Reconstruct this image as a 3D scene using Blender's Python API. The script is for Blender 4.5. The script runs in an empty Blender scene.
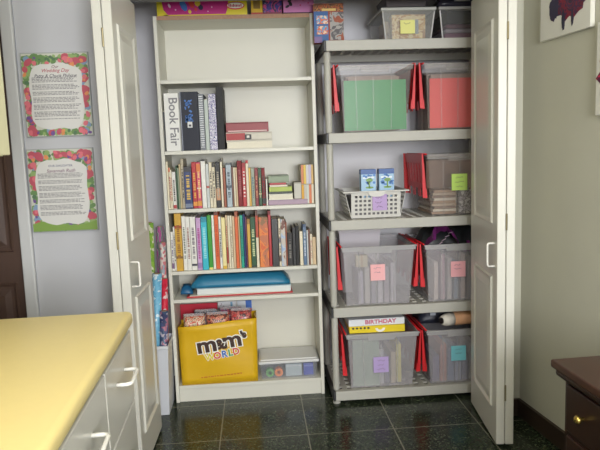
import bpy, bmesh, math, random
from mathutils import Vector, Matrix
C = bpy.context.scene
COL = C.collection
R = math.radians

# ------------------------------------------------------------------ camera, world, light, exposure
cam_d = bpy.data.cameras.new('camera'); cam = bpy.data.objects.new('camera', cam_d); COL.objects.link(cam)
yaw, pitch, roll = R(4.0), R(7.2), R(2.0)
fw = Vector((math.sin(yaw)*math.cos(pitch), math.cos(yaw)*math.cos(pitch), -math.sin(pitch)))
rt = Vector((math.cos(yaw), -math.sin(yaw), 0)); up = rt.cross(fw)
r2 = math.cos(roll)*rt - math.sin(roll)*up; u2 = math.sin(roll)*rt + math.cos(roll)*up
mw = Matrix((r2, u2, -fw)).transposed().to_4x4(); mw.translation = Vector((0, 0, 1.341))
cam.matrix_world = mw
cam_d.sensor_width = 36; cam_d.lens = 36*615/600; cam_d.clip_start = .02
C.camera = cam

wd = bpy.data.worlds.new('world'); C.world = wd; wd.use_nodes = True
wd.node_tree.nodes['Background'].inputs[0].default_value = (.75, .85, 1, 1)
wd.node_tree.nodes['Background'].inputs[1].default_value = 1.0

def area(name, loc, target, sx, sy, power, col):
    l = bpy.data.lights.new(name, 'AREA'); l.shape = 'RECTANGLE'; l.size = sx; l.size_y = sy
    l.energy = power; l.color = col
    o = bpy.data.objects.new(name, l); COL.objects.link(o); o.location = loc
    o.rotation_euler = (Vector(target)-Vector(loc)).to_track_quat('-Z', 'Y').to_euler()
    return o
area('ceiling_lamp_light', (-.15, .75, 2.36), (-.15, .76, 0), .9, .5, 13, (1, .96, .88))
area('window_daylight', (.80, -2.10, 1.55), (.15, 3, 1.0), 1.45, 1.25, 150, (.97, .98, 1))

C.view_settings.view_transform = 'Standard'
C.view_settings.look = 'None'
C.view_settings.gamma = 1
C.view_settings.exposure = 0.12

# ------------------------------------------------------------------ materials
def lin(c):
    r = []
    for v in c[:3]:
        v /= 255
        r.append(v/12.92 if v <= .04045 else ((v+.055)/1.055)**2.4)
    return (r[0], r[1], r[2], 1)
_M = {}
def mat(col, rough=.55, metal=0, var=0, scale=20, bump=0, coat=0, key=''):
    k = (tuple(col), rough, metal, var, scale, bump, coat, key)
    if k in _M: return _M[k]
    m = bpy.data.materials.new('m'); m.use_nodes = True
    nt = m.node_tree; b = nt.nodes['Principled BSDF']
    b.inputs['Base Color'].default_value = lin(col)
    b.inputs['Roughness'].default_value = rough; b.inputs['Metallic'].default_value = metal
    b.inputs['Coat Weight'].default_value = coat
    if var or bump:
        tc = nt.nodes.new('ShaderNodeTexCoord'); n = nt.nodes.new('ShaderNodeTexNoise')
        n.inputs['Scale'].default_value = scale; n.inputs['Detail'].default_value = 4
        nt.links.new(tc.outputs['Object'], n.inputs['Vector'])
        if var:
            mx = nt.nodes.new('ShaderNodeMix'); mx.data_type = 'RGBA'
            nt.links.new(n.outputs['Fac'], mx.inputs['Factor'])
            mx.inputs['A'].default_value = lin([max(0, c*(1-var)) for c in col])
            mx.inputs['B'].default_value = lin([min(255, c*(1+var)) for c in col])
            nt.links.new(mx.outputs['Result'], b.inputs['Base Color'])
        if bump:
            bp = nt.nodes.new('ShaderNodeBump'); bp.inputs['Strength'].default_value = bump; bp.inputs['Distance'].default_value = .003
            nt.links.new(n.outputs['Fac'], bp.inputs['Height']); nt.links.new(bp.outputs['Normal'], b.inputs['Normal'])
    _M[k] = m
    return m
def clear(col, fac, rough=.25, key=''):
    """translucent plastic: a share of light passes straight through"""
    k = ('clear', tuple(col), fac, rough, key)
    if k in _M: return _M[k]
    m = bpy.data.materials.new('m'); m.use_nodes = True; nt = m.node_tree
    b = nt.nodes['Principled BSDF']; b.inputs['Base Color'].default_value = lin(col); b.inputs['Roughness'].default_value = rough
    t = nt.nodes.new('ShaderNodeBsdfTransparent'); mx = nt.nodes.new('ShaderNodeMixShader')
    mx.inputs[0].default_value = fac
    nt.links.new(t.outputs[0], mx.inputs[1]); nt.links.new(b.outputs[0], mx.inputs[2])
    nt.links.new(mx.outputs[0], nt.nodes['Material Output'].inputs[0])
    _M[k] = m
    return m
def ramp_mat(cols, scale=30, kind='voronoi', rough=.5, stops=None, key=''):
    """hard-edged multicolour print pattern"""
    k = ('ramp', tuple(map(tuple, cols)), scale, kind, rough, key)
    if k in _M: return _M[k]
    m = bpy.data.materials.new('m'); m.use_nodes = True; nt = m.node_tree
    b = nt.nodes['Principled BSDF']; b.inputs['Roughness'].default_value = rough
    tc = nt.nodes.new('ShaderNodeTexCoord'); cr = nt.nodes.new('ShaderNodeValToRGB')
    if kind == 'voronoi':
        n = nt.nodes.new('ShaderNodeTexVoronoi'); n.inputs['Scale'].default_value = scale
        sp = nt.nodes.new('ShaderNodeSeparateColor'); nt.links.new(n.outputs['Color'], sp.inputs[0]); out = sp.outputs[0]
    elif kind == 'dist':
        n = nt.nodes.new('ShaderNodeTexVoronoi'); n.inputs['Scale'].default_value = scale; out = n.outputs['Distance']
    elif kind == 'wave':
        n = nt.nodes.new('ShaderNodeTexWave'); n.inputs['Scale'].default_value = scale; n.inputs['Distortion'].default_value = 6
        n.inputs['Detail'].default_value = 2; out = n.outputs['Fac']
    else:
        n = nt.nodes.new('ShaderNodeTexNoise'); n.inputs['Scale'].default_value = scale; n.inputs['Detail'].default_value = 3
        n.inputs['Distortion'].default_value = 1.0; out = n.outputs['Fac']
    nt.links.new(tc.outputs['Object'], n.inputs['Vector'])
    e = cr.color_ramp; e.interpolation = 'CONSTANT'
    N = len(cols); lo, hi = (0, 1) if kind in ('voronoi', 'wave') else ((0.0, .75) if kind == 'dist' else (.28, .66))
    st = stops or [lo+(hi-lo)*i/N for i in range(N)]
    e.elements[0].position = st[0]; e.elements[0].color = lin(cols[0])
    e.elements[1].position = st[1]; e.elements[1].color = lin(cols[1])
    for i in range(2, N):
        x = e.elements.new(st[i]); x.color = lin(cols[i])
    nt.links.new(out, cr.inputs[0]); nt.links.new(cr.outputs[0], b.inputs['Base Color'])
    _M[k] = m
    return m
def floor_mat():
    m = bpy.data.materials.new('terrazzo_tile'); m.use_nodes = True; nt = m.node_tree; L = nt.links
    b = nt.nodes['Principled BSDF']
    tc = nt.nodes.new('ShaderNodeTexCoord'); mp = nt.nodes.new('ShaderNodeMapping')
    mp.inputs['Location'].default_value = (.215, -2.74+.41*10, 0)
    L.new(tc.outputs['Object'], mp.inputs[0])
    br = nt.nodes.new('ShaderNodeTexBrick'); br.offset = 0; br.squash = 1
    for n, v in (('Scale', 1), ('Mortar Size', .003), ('Mortar Smooth', .1), ('Brick Width', .41), ('Row Height', .41)): br.inputs[n].default_value = v
    L.new(mp.outputs[0], br.inputs['Vector'])
    vo = nt.nodes.new('ShaderNodeTexVoronoi'); vo.inputs['Scale'].default_value = 150; L.new(tc.outputs['Object'], vo.inputs['Vector'])
    sp = nt.nodes.new('ShaderNodeSeparateColor'); L.new(vo.outputs['Color'], sp.inputs[0])
    cr = nt.nodes.new('ShaderNodeValToRGB'); cr.color_ramp.interpolation = 'CONSTANT'
    e = cr.color_ramp.elements
    e[0].position = 0; e[0].color = lin((32, 39, 30)); e[1].position = .35; e[1].color = lin((44, 54, 40))
    for p, c in ((.62, (60, 72, 52)), (.80, (64, 72, 56)), (.92, (98, 104, 84))):
        x = e.new(p); x.color = lin(c)
    L.new(sp.outputs[0], cr.inputs[0])
    no = nt.nodes.new('ShaderNodeTexNoise'); no.inputs['Scale'].default_value = 9; no.inputs['Detail'].default_value = 6
    L.new(tc.outputs['Object'], no.inputs['Vector'])
    m1 = nt.nodes.new('ShaderNodeMix'); m1.data_type = 'RGBA'; m1.blend_type = 'MULTIPLY'; m1.inputs['Factor'].default_value = .5
    L.new(cr.outputs[0], m1.inputs['A']); L.new(no.outputs['Fac'], m1.inputs['B'])
    m2 = nt.nodes.new('ShaderNodeMix'); m2.data_type = 'RGBA'
    L.new(br.outputs['Fac'], m2.inputs['Factor']); L.new(m1.outputs['Result'], m2.inputs['A']); m2.inputs['B'].default_value = lin((120, 118, 104))
    L.new(m2.outputs['Result'], b.inputs['Base Color'])
    b.inputs['Roughness'].default_value = .2; b.inputs['IOR'].default_value = 1.4
    return m
def wood_mat(c0, c1, rough=.35, sc=(3, 30, 30)):
    m = bpy.data.materials.new('wood'); m.use_nodes = True; nt = m.node_tree; L = nt.links
    b = nt.nodes['Principled BSDF']; b.inputs['Roughness'].default_value = rough
    tc = nt.nodes.new('ShaderNodeTexCoord'); mp = nt.nodes.new('ShaderNodeMapping'); mp.inputs['Scale'].default_value = sc
    n = nt.nodes.new('ShaderNodeTexNoise'); n.inputs['Scale'].default_value = 1.5; n.inputs['Detail'].default_value = 5
    mx = nt.nodes.new('ShaderNodeMix'); mx.data_type = 'RGBA'; mx.inputs['A'].default_value = lin(c0); mx.inputs['B'].default_value = lin(c1)
    L.new(tc.outputs['Object'], mp.inputs[0]); L.new(mp.outputs[0], n.inputs['Vector']); L.new(n.outputs['Fac'], mx.inputs['Factor'])
    L.new(mx.outputs['Result'], b.inputs['Base Color'])
    return m

# ------------------------------------------------------------------ mesh helpers
def box(bm, x0, x1, y0, y1, z0, z1, bev=0, seg=2, M=None):
    t = bmesh.new()
    bmesh.ops.create_cube(t, size=1)
    for v in t.verts:
        v.co = Vector(((x0+x1)/2+v.co.x*(x1-x0), (y0+y1)/2+v.co.y*(y1-y0), (z0+z1)/2+v.co.z*(z1-z0)))
    if bev: bmesh.ops.bevel(t, geom=t.edges[:], offset=bev, segments=seg, profile=.5, affect='EDGES')
    merge(bm, t, M)
def merge(bm, t, M=None):
    mp = {}
    for v in t.verts: mp[v] = bm.verts.new(M @ v.co if M else v.co)
    for f in t.faces:
        try: bm.faces.new([mp[v] for v in f.verts])
        except ValueError: pass
    t.free()
def hull8(bm, lo, hi, z0, z1):
    """frustum: lo and hi are (x0,x1,y0,y1)"""
    a = [bm.verts.new((x, y, z0)) for x, y in ((lo[0], lo[2]), (lo[1], lo[2]), (lo[1], lo[3]), (lo[0], lo[3]))]
    b = [bm.verts.new((x, y, z1)) for x, y in ((hi[0], hi[2]), (hi[1], hi[2]), (hi[1], hi[3]), (hi[0], hi[3]))]
    bm.faces.new(a[::-1]); bm.faces.new(b)
    for i in range(4): bm.faces.new((a[i], a[(i+1) % 4], b[(i+1) % 4], b[i]))
def slab(bm, quad, n, t):
    """thick quad: four corners, extruded by vector n*t"""
    q = [Vector(p) for p in quad]; n = Vector(n)*t
    a = [bm.verts.new(p) for p in q]; b = [bm.verts.new(p+n) for p in q]
    bm.faces.new(a[::-1]); bm.faces.new(b)
    for i in range(4): bm.faces.new((a[i], a[(i+1) % 4], b[(i+1) % 4], b[i]))
def prism(bm, pts, n):
    """polygon of 3D points extruded by vector n"""
    n = Vector(n)
    a = [bm.verts.new(p) for p in pts]; b = [bm.verts.new(Vector(p)+n) for p in pts]
    bm.faces.new(a[::-1]); bm.faces.new(b); N = len(a)
    for i in range(N): bm.faces.new((a[i], a[(i+1) % N], b[(i+1) % N], b[i]))
def tube(bm, pts, r, n=10, cap=True):
    pts = [Vector(p) for p in pts]; rings = []; prev = None
    for i, p in enumerate(pts):
        d = (pts[min(i+1, len(pts)-1)]-pts[max(i-1, 0)]).normalized()
        if prev is None: u = d.orthogonal().normalized()
        else:
            u = prev-d*prev.dot(d)
            u = u.normalized() if u.length > 1e-6 else d.orthogonal().normalized()
        prev = u; w = d.cross(u); rr = r[i] if isinstance(r, (list, tuple)) else r
        rings.append([bm.verts.new(p+(u*math.cos(2*math.pi*k/n)+w*math.sin(2*math.pi*k/n))*rr) for k in range(n)])
    for a, b in zip(rings, rings[1:]):
        for k in range(n): bm.faces.new((a[k], a[(k+1) % n], b[(k+1) % n], b[k]))
    if cap: bm.faces.new(rings[0][::-1]); bm.faces.new(rings[-1])
def lathe(bm, prof, c=(0, 0), n=20, M=None):
    t = bmesh.new(); rings = []
    for r, z in prof:
        rings.append([t.verts.new((c[0]+r*math.cos(2*math.pi*k/n), c[1]+r*math.sin(2*math.pi*k/n), z)) for k in range(n)])
    for a, b in zip(rings, rings[1:]):
        for k in range(n): t.faces.new((a[k], a[(k+1) % n], b[(k+1) % n], b[k]))
    t.faces.new(rings[0][::-1]); t.faces.new(rings[-1]); merge(bm, t, M)
def obj(name, bm, m, parent=None, smooth=False, loc=None):
    bmesh.ops.recalc_face_normals(bm, faces=bm.faces[:])
    me = bpy.data.meshes.new(name); bm.to_mesh(me); bm.free()
    if smooth:
        for p in me.polygons: p.use_smooth = True
    me.materials.append(m)
    o = bpy.data.objects.new(name, me); COL.objects.link(o)
    if parent: o.parent = parent
    if loc: o.location = loc
    return o
def bx(name, m, parent, *a, **k):
    bm = bmesh.new(); box(bm, *a, **k); return obj(name, bm, m, parent)
def tag(o, label, cat, group=None):
    o['label'] = label; o['category'] = cat
    if group: o['group'] = group
    return o
def thing(name, label, cat, loc=(0, 0, 0), rotz=0, group=None):
    o = bpy.data.objects.new(name, None); COL.objects.link(o); o.empty_display_size = .05
    o.location = loc; o.rotation_euler = (0, 0, rotz)
    return tag(o, label, cat, group)
def struct(name, bm, m, parent=None):
    o = obj(name, bm, m, parent)
    if not parent: o['kind'] = 'structure'
    return o
def sbox(name, m, *a, **k):
    bm = bmesh.new(); box(bm, *a, **k); return struct(name, bm, m)
FONT = None
def text(name, s, size, m, parent, M, ext=.0006, shear=0, bold=0, width=1):
    cu = bpy.data.curves.new('t', 'FONT'); cu.body = s; cu.size = size; cu.extrude = ext
    cu.align_x = 'CENTER'; cu.align_y = 'CENTER'; cu.shear = shear; cu.offset = bold; cu.resolution_u = 3
    t = bpy.data.objects.new('t', cu); COL.objects.link(t)
    dg = bpy.context.evaluated_depsgraph_get(); dg.update()
    me = bpy.data.meshes.new_from_object(t.evaluated_get(dg))
    bpy.data.objects.remove(t); bpy.data.curves.remove(cu)
    S = Matrix.Diagonal((width, 1, 1, 1))
    me.transform(M @ S); me.materials.clear(); me.materials.append(m)
    o = bpy.data.objects.new(name, me); COL.objects.link(o); o.parent = parent
    return o
def face_front(x, y, z, rot=0):
    """matrix that stands text up facing -Y at x,y,z; rot turns it in its plane"""
    return Matrix.Translation((x, y, z)) @ Matrix.Rotation(R(90), 4, 'X') @ Matrix.Rotation(rot, 4, 'Z')
def disc(bm, c, rx, rz, y0, t, n=10, rot=0, wob=0, rnd=None):
    pts = []
    for k in range(n):
        a = 2*math.pi*k/n; q = 1+(rnd.uniform(-wob, wob) if wob else 0)
        x, z = rx*q*math.cos(a), rz*q*math.sin(a)
        pts.append((c[0]+x*math.cos(rot)-z*math.sin(rot), y0, c[1]+x*math.sin(rot)+z*math.cos(rot)))
    prism(bm, pts, (0, -t, 0))

# ------------------------------------------------------------------ the room
WALL = mat((196, 196, 198), .8, var=.015, scale=6)
WALLR = mat((190, 188, 172), .8, var=.015, scale=6)
CLOSETW = mat((236, 235, 239), .8, var=.015, scale=6)
TRIMW = mat((214, 212, 200), .4)
DOORW = mat((214, 212, 202), .3)
YF = 2.80
YB = 3.62
bm = bmesh.new(); box(bm, -2.3, 2.1, -2.25, 3.8, -.06, 0); struct('floor', bm, floor_mat())
sbox('ceiling', mat((232, 230, 222), .9), -2.3, 2.1, -2.25, 3.8, 2.45, 2.53)
sbox('wall_back', CLOSETW, -1.0, 1.6, YB, YB+.1, 0, 2.45)
sbox('wall_closet_left', CLOSETW, -1.0, -.9, YF+.12, YB, 0, 2.45)
sbox('wall_closet_right', CLOSETW, 1.42, 1.52, YF+.12, YB, 0, 2.45)
bm = bmesh.new(); box(bm, -1.0, -.61, YF, YF+.12, 0, 2.45); box(bm, -2.2, -1.0, YF, YF+.12, 2.06, 2.45); box(bm, -2.2, -1.93, YF, YF+.12, 0, 2.06)
struct('wall_front_left', bm, WALL)
sbox('wall_front_right', WALLR, 1.15, 1.55, YF, YF+.12, 0, 2.45)
sbox('wall_header', WALL, -.61, 1.15, YF, YF+.12, 2.03, 2.45)
bm = bmesh.new()
prism(bm, [(1.245, YF, 0), (1.79, -2.15, 0), (1.95, -2.15, 0), (1.55, YF, 0)], (0, 0, 2.45))
struct('wall_right', bm, WALLR)
sbox('wall_kitchen', WALL, -1.10, -.99, -2.15, 1.72, 0, 2.45)
sbox('wall_left', WALL, -2.3, -2.2, 1.60, 2.92, 0, 2.45)
sbox('wall_passage', WALL, -2.2, -1.10, 1.60, 1.72, 0, 2.45)
bm = bmesh.new()
for a in ((-1.1, .02, 0, 2.45), (1.62, 1.95, 0, 2.45), (.02, 1.62, 0, .9), (.02, 1.62, 2.2, 2.45)):
    box(bm, a[0], a[1], -2.25, -2.15, a[2], a[3])
struct('wall_rear', bm, WALL)
# window behind the camera
wf = bmesh.new()
for a in ((.02, 1.62, .9, .95), (.02, 1.62, 2.15, 2.2), (.02, .07, .95, 2.15), (1.57, 1.62, .95, 2.15), (.795, .845, .95, 2.15)):
    box(wf, a[0], a[1], -2.23, -2.16, a[2], a[3])
win = struct('window_1', wf, TRIMW)
# skirting on the right, door track
BASE = wood_mat((46, 36, 30), (64, 50, 40), .4, (30, 3, 30))
bm = bmesh.new()
prism(bm, [(1.231, YF-.012, 0), (1.776, -2.1, 0), (1.795, -2.1, 0), (1.25, YF-.0, 0)], (0, 0, .085))
struct('baseboard_right', bm, BASE)
sbox('baseboard_front_right', BASE, 1.15, 1.243, YF-.013, YF, 0, .085)
sbox('trim_1', mat((70, 68, 64), .4, metal=.6), -.61, 1.15, 2.885, 2.915, 2.012, 2.03)
# casing round the brown door
bm = bmesh.new(); box(bm, -1.052, -1.0, YF-.022, YF, 0, 2.09, .006); box(bm, -1.93, -1.875, YF-.022, YF, 0, 2.09, .006); box(bm, -1.93, -1.0, YF-.022, YF, 2.035, 2.09, .006)
box(bm, -1.052, -1.036, YF, YF+.12, 0, 2.035); box(bm, -1.891, -1.875, YF, YF+.12, 0, 2.035)
struct('trim_2', bm, mat((206, 206, 204), .5))

# ---- doors
def raised_panel(name, x0, x1, z0, z1, m, parent, y=0, d=-1, w=.03):
    """moulding frame plus raised field on a door face at local y, outward direction d"""
    bm = bmesh.new()
    def ring(xa, xb, za, zb, yy): return [bm.verts.new((x, yy, z)) for x, z in ((xa, za), (xb, za), (xb, zb), (xa, zb))]
    rs = [ring(x0, x1, z0, z1, y), ring(x0+.006, x1-.006, z0+.006, z1-.006, y+d*.008), ring(x0+w*.6, x1-w*.6, z0+w*.6, z1-w*.6, y+d*.001),
          ring(x0+w, x1-w, z0+w, z1-w, y+d*.001), ring(x0+w+.028, x1-w-.028, z0+w+.028, z1-w-.028, y+d*.007)]
    for a, b in zip(rs, rs[1:]):
        for i in range(4): bm.faces.new((a[i], a[(i+1) % 4], b[(i+1) % 4], b[i]))
    bm.faces.new(rs[-1])
    return obj(name, bm, m, parent)
def pull(name, s0, z0, z1, m, parent, out=-1, r=.0045, st=.032):
    bm = bmesh.new(); pts = [(s0, 0, z0), (s0, out*st*.75, z0)]
    for k in range(4): a = R(90)*k/3; pts.append((s0, out*(st*.75+.25*st*math.sin(a)), z0+.25*st*(1-math.cos(a))))
    for k in range(4): a = R(90)*k/3; pts.append((s0, out*(st*.75+.25*st*math.cos(a)), z1-.25*st*(1-math.sin(a))))
    pts += [(s0, 0, z1)]
    tube(bm, pts, r, 8)
    return obj(name, bm, m, parent, True)
HANDLE = mat((228, 226, 218), .2)
def leaf(root, L, y0, th, face, key):
    """one bifold leaf in local coords: x along its length from the fold, y its thickness"""
    bm = bmesh.new(); box(bm, 0, L, y0, y0+th, .012, 2.0, .003, 1)
    lf = obj('door_leaf', bm, DOORW, root)
    return lf
for nm, near, far, side in (('door_2', (-.515, 2.45), (-.506, 2.90), -1), ('door_3', (1.007, 2.50), (1.056, 2.955), 1)):
    root = bpy.data.objects.new(nm, None); COL.objects.link(root); root['kind'] = 'structure'
    root.location = (near[0], near[1], 0)
    d = Vector((far[0]-near[0], far[1]-near[1])); root.rotation_euler = (0, 0, math.atan2(d.y, d.x)); L = d.length
    # local +x points from the fold to the track; left door: visible face looks to local -y (world +x)
    s = 1 if side < 0 else -1
    for a, b in ((0, .036), (.039, .075)):
        bm = bmesh.new(); box(bm, 0, L, min(s*a, s*b), max(s*a, s*b), .012, 2.0, .0025, 1); lf = obj('door_leaf', bm, DOORW, root)
        if a == 0:
            for z0, z1 in ((.16, .755), (.985, 1.845)):
                raised_panel('raised_panel', .07, L-.085, z0, z1, DOORW, lf, 0, -s)
            pull('handle', .035, .805, .905, HANDLE, lf, -s)
    for z in (.25, 1.0, 1.78):
        bm = bmesh.new(); tube(bm, [(-.004, s*.0375, z-.035), (-.004, s*.0375, z+.035)], .004, 8); obj('hinge', bm, mat((150, 140, 110), .35, metal=.7), root)
# brown passage door
BROWN = wood_mat((74, 56, 48), (92, 71, 60), .42, (30, 30, 3))
d1 = sbox('door_1', BROWN, -1.874, -1.056, YF+.01, YF+.05, .01, 2.03)
for x0, x1 in ((-1.80, -1.50), (-1.43, -1.09)):
    for z0, z1 in ((.16, .78), (.92, 1.38), (1.46, 1.92)):
        raised_panel('raised_panel', x0, x1, z0, z1, BROWN, d1, YF+.01, -1)
for z in (.25, 1.82):
    bm = bmesh.new(); tube(bm, [(-1.053, YF-.004, z-.048), (-1.053, YF-.004, z+.048)], .008, 8); obj('hinge', bm, mat((88, 74, 78), .4, metal=.6), d1)
bm = bmesh.new(); lathe(bm, [(.012, 0), (.012, .03), (.028, .04), (.03, .055), (.02, .068), (.004, .07)], M=Matrix.Translation((-1.82, YF+.01, 1.0)) @ Matrix.Rotation(R(90), 4, 'X'))
obj('knob', bm, mat((176, 150, 90), .3, metal=.8), d1, True)

# ------------------------------------------------------------------ kitchen run on the left
ctr = (-.362, 1.731, 0); CR = R(1.9)
YEL = mat((222, 203, 138), .38, var=.012, scale=60)
WHG = mat((192, 190, 182), .28)
t = thing('countertop', 'long yellow laminate worktop with rounded edge over white drawers', 'countertop', (ctr[0], ctr[1], .858), CR)
bm = bmesh.new(); box(bm, -.60, 0, -2.4, 0, 0, .042, .016, 4); obj('worktop', bm, YEL, t, True)
bpy.context.view_layer.update()
t = thing('drawer_cabinet', 'white glossy kitchen drawer cabinet under the yellow worktop', 'cabinet', (ctr[0], ctr[1], 0), CR)
bx('carcass', WHG, t, -.59, -.030, -2.38, -.006, .09, .857)
bx('toe_kick', mat((70, 68, 64), .6), t, -.56, -.075, -2.37, -.02, 0, .089)
ys = [-.006, -.358, -.77, -1.13, -1.49, -1.85, -2.21]
for i in range(6):
    y1, y0 = ys[i]-.002, ys[i+1]+.002
    for z0, z1 in ((.647, .845), (.445, .643), (.27, .441), (.098, .266)):
        bm = bmesh.new(); box(bm, -.029, -.010, y0, y1, z0, z1, .003, 2); dr = obj('drawer', bm, WHG, t)
        ym = (y0+y1)/2; h = bmesh.new(); zc = (z0+z1)/2+(.026 if z1 > .8 else -.005)
        pts = [(-.010, ym-.055, zc), (.014, ym-.055, zc), (.022, ym-.05, zc), (.025, ym-.042, zc), (.025, ym+.042, zc), (.022, ym+.05, zc), (.014, ym+.055, zc), (-.010, ym+.055, zc)]
        tube(h, pts, .005, 8); obj('handle', h, HANDLE, dr, True)
t = thing('wall_cabinet', 'cream upper kitchen cabinet at the upper left edge above the worktop', 'cabinet', (-.985, 1.735, 1.345))
CREAM = mat((220, 216, 178), .4)
bx('carcass', CREAM, t, 0, .305, -2.2, 0, 0, .85)
for i in range(5):
    bm = bmesh.new(); box(bm, .306, .326, -.44*(i+1)+.003, -.44*i-.002, .002, .848, .003, 2); dd = obj('door', bm, CREAM, t)
    bm = bmesh.new(); y = -.44*i-.40 if i % 2 == 0 else -.44*i-.04
    tube(bm, [(.326, y, .06), (.35, y, .065), (.35, y, .145), (.326, y, .15)], .005, 8); obj('handle', bm, HANDLE, dd, True)

# ------------------------------------------------------------------ bookcase
BC = mat((214, 212, 200), .42, var=.01, scale=8)
BCI = BC
X0, X1, Y0, Y1 = -.474, .328, 3.206, 3.486
t = thing('bookcase', 'tall cream white bookcase with five open shelves of books, standing in closet', 'bookcase', ((X0+X1)/2, Y0, 0))
ox, oy = (X0+X1)/2, Y0
W2 = (X1-X0)/2
bx('side_panel', BC, t, -W2, -W2+.018, 0, .28, 0, 2.012, bev=.001, seg=1)
bx('side_panel', BC, t, W2-.018, W2, 0, .28, 0, 2.012, bev=.001, seg=1)
bx('back_panel', BC, t, -W2+.018, W2-.018, .272, .279, .02, 2.0)
tp = bx('top_panel', BC, t, -W2+.0185, W2-.0185, .002, .272, 1.992, 2.012)
o = bx('raw_edge', mat((168, 132, 108), .8, var=.12, scale=90), tp, -W2+.019, W2-.019, .0005, .002, 1.992, 2.012); o['label'] = 'brown unfinished front edge'
for z in (1.699, 1.343, 1.043, .716, .565, .092):
    bx('shelf', BC, t, -W2+.0185, W2-.0185, .002, .271, z-.018, z, bev=.001, seg=1)
bx('plinth', BC, t, -W2+.0185, W2-.0185, .012, .026, 0, .073)
SHZ = {'A': 1.043, 'B': .716, 'T': 1.343, 'F': .565, 'L': .092, 'top': 2.012}

# ------------------------------------------------------------------ books
rnd = random.Random(4)
PAGE = mat((226, 220, 202), .8, var=.04, scale=200)
P = dict(cream=(222, 212, 186), white=(226, 224, 216), green=(58, 150, 50), red=(176, 40, 44), maroon=(126, 30, 36), rust=(150, 82, 56), tan=(188, 168, 128),
         gold=(204, 160, 58), navy=(36, 54, 104), teal=(24, 158, 132), turq=(48, 178, 196), lav=(196, 160, 200), dkg=(26, 76, 42), grg=(136, 146, 124),
         gry=(198, 202, 200), char=(54, 52, 52), blk=(32, 31, 32), org=(214, 100, 50), pink=(204, 72, 104), beige=(206, 182, 146), plum=(96, 40, 76),
         brn=(116, 70, 50), sky=(164, 182, 208), slate=(88, 112, 142), py=(232, 218, 156), gb=(172, 184, 192), gt=(170, 160, 138))
def title_marks(bm, w, h, z0, z1, y, seed, frac=.45):
    r = random.Random(seed); z = z0
    while z < z1:
        l = r.uniform(.004, .010)*(1 if r.random() < .8 else 1.6)
        x = w*frac/2*r.uniform(.75, 1.0)
        box(bm, -x, x, y-.0006, y+.001, z, min(z+l, z1))
        z += l+r.uniform(.002, .004)+(.008 if r.random() < .15 else 0)
def book(label, x0, x1, h, base, col, title=None, bands=(), depth=None, setback=None, lean=0, group=None, spine=None, tz=(.22, .80)):
    w = x1-x0-.0008; d = depth or min(.22, max(.13, h*.68)); sb = setback if setback is not None else rnd.uniform(.012, .03)
    t = thing('book', label, 'book', ((x0+x1)/2, Y0+sb, base+.0008), 0, group)
    if lean: t.rotation_euler = (0, lean, 0)
    m = spine or mat(col, rnd.choice((.35, .45, .6)), var=.05, scale=40)
    b = min(.002, w*.18); th = min(.002, w*.16)
    bm = bmesh.new(); box(bm, -w/2, w/2, 0, max(.003, th), 0, h, b, 2)
    box(bm, -w/2, -w/2+th, th*.5, d, 0, h); box(bm, w/2-th, w/2, th*.5, d, 0, h)
    obj('cover', bm, m, t)
    e = min(.003, h*.02); bm = bmesh.new(); box(bm, -w/2+th*1.1, w/2-th*1.1, .0035, d-.004, e, h-e); obj('pages', bm, PAGE, t)
    for za, zb, c in bands:
        bm = bmesh.new(); box(bm, -w/2+.0002, w/2-.0002, -.0005, .002, h*za, h*zb); obj('spine_band', bm, mat(c, .5), t)
    if title:
        bm = bmesh.new(); title_marks(bm, w, h, h*tz[0], h*tz[1], -.0007, label, .5); obj('spine_title', bm, mat(title, .5), t)
    return t
GA = 'standing books on the upper book shelf'; GB = 'standing books on the lower book shelf'
DK = (70, 60, 56); RD = (170, 50, 50); WH = (232, 230, 222); GD = (214, 176, 84)
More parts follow.
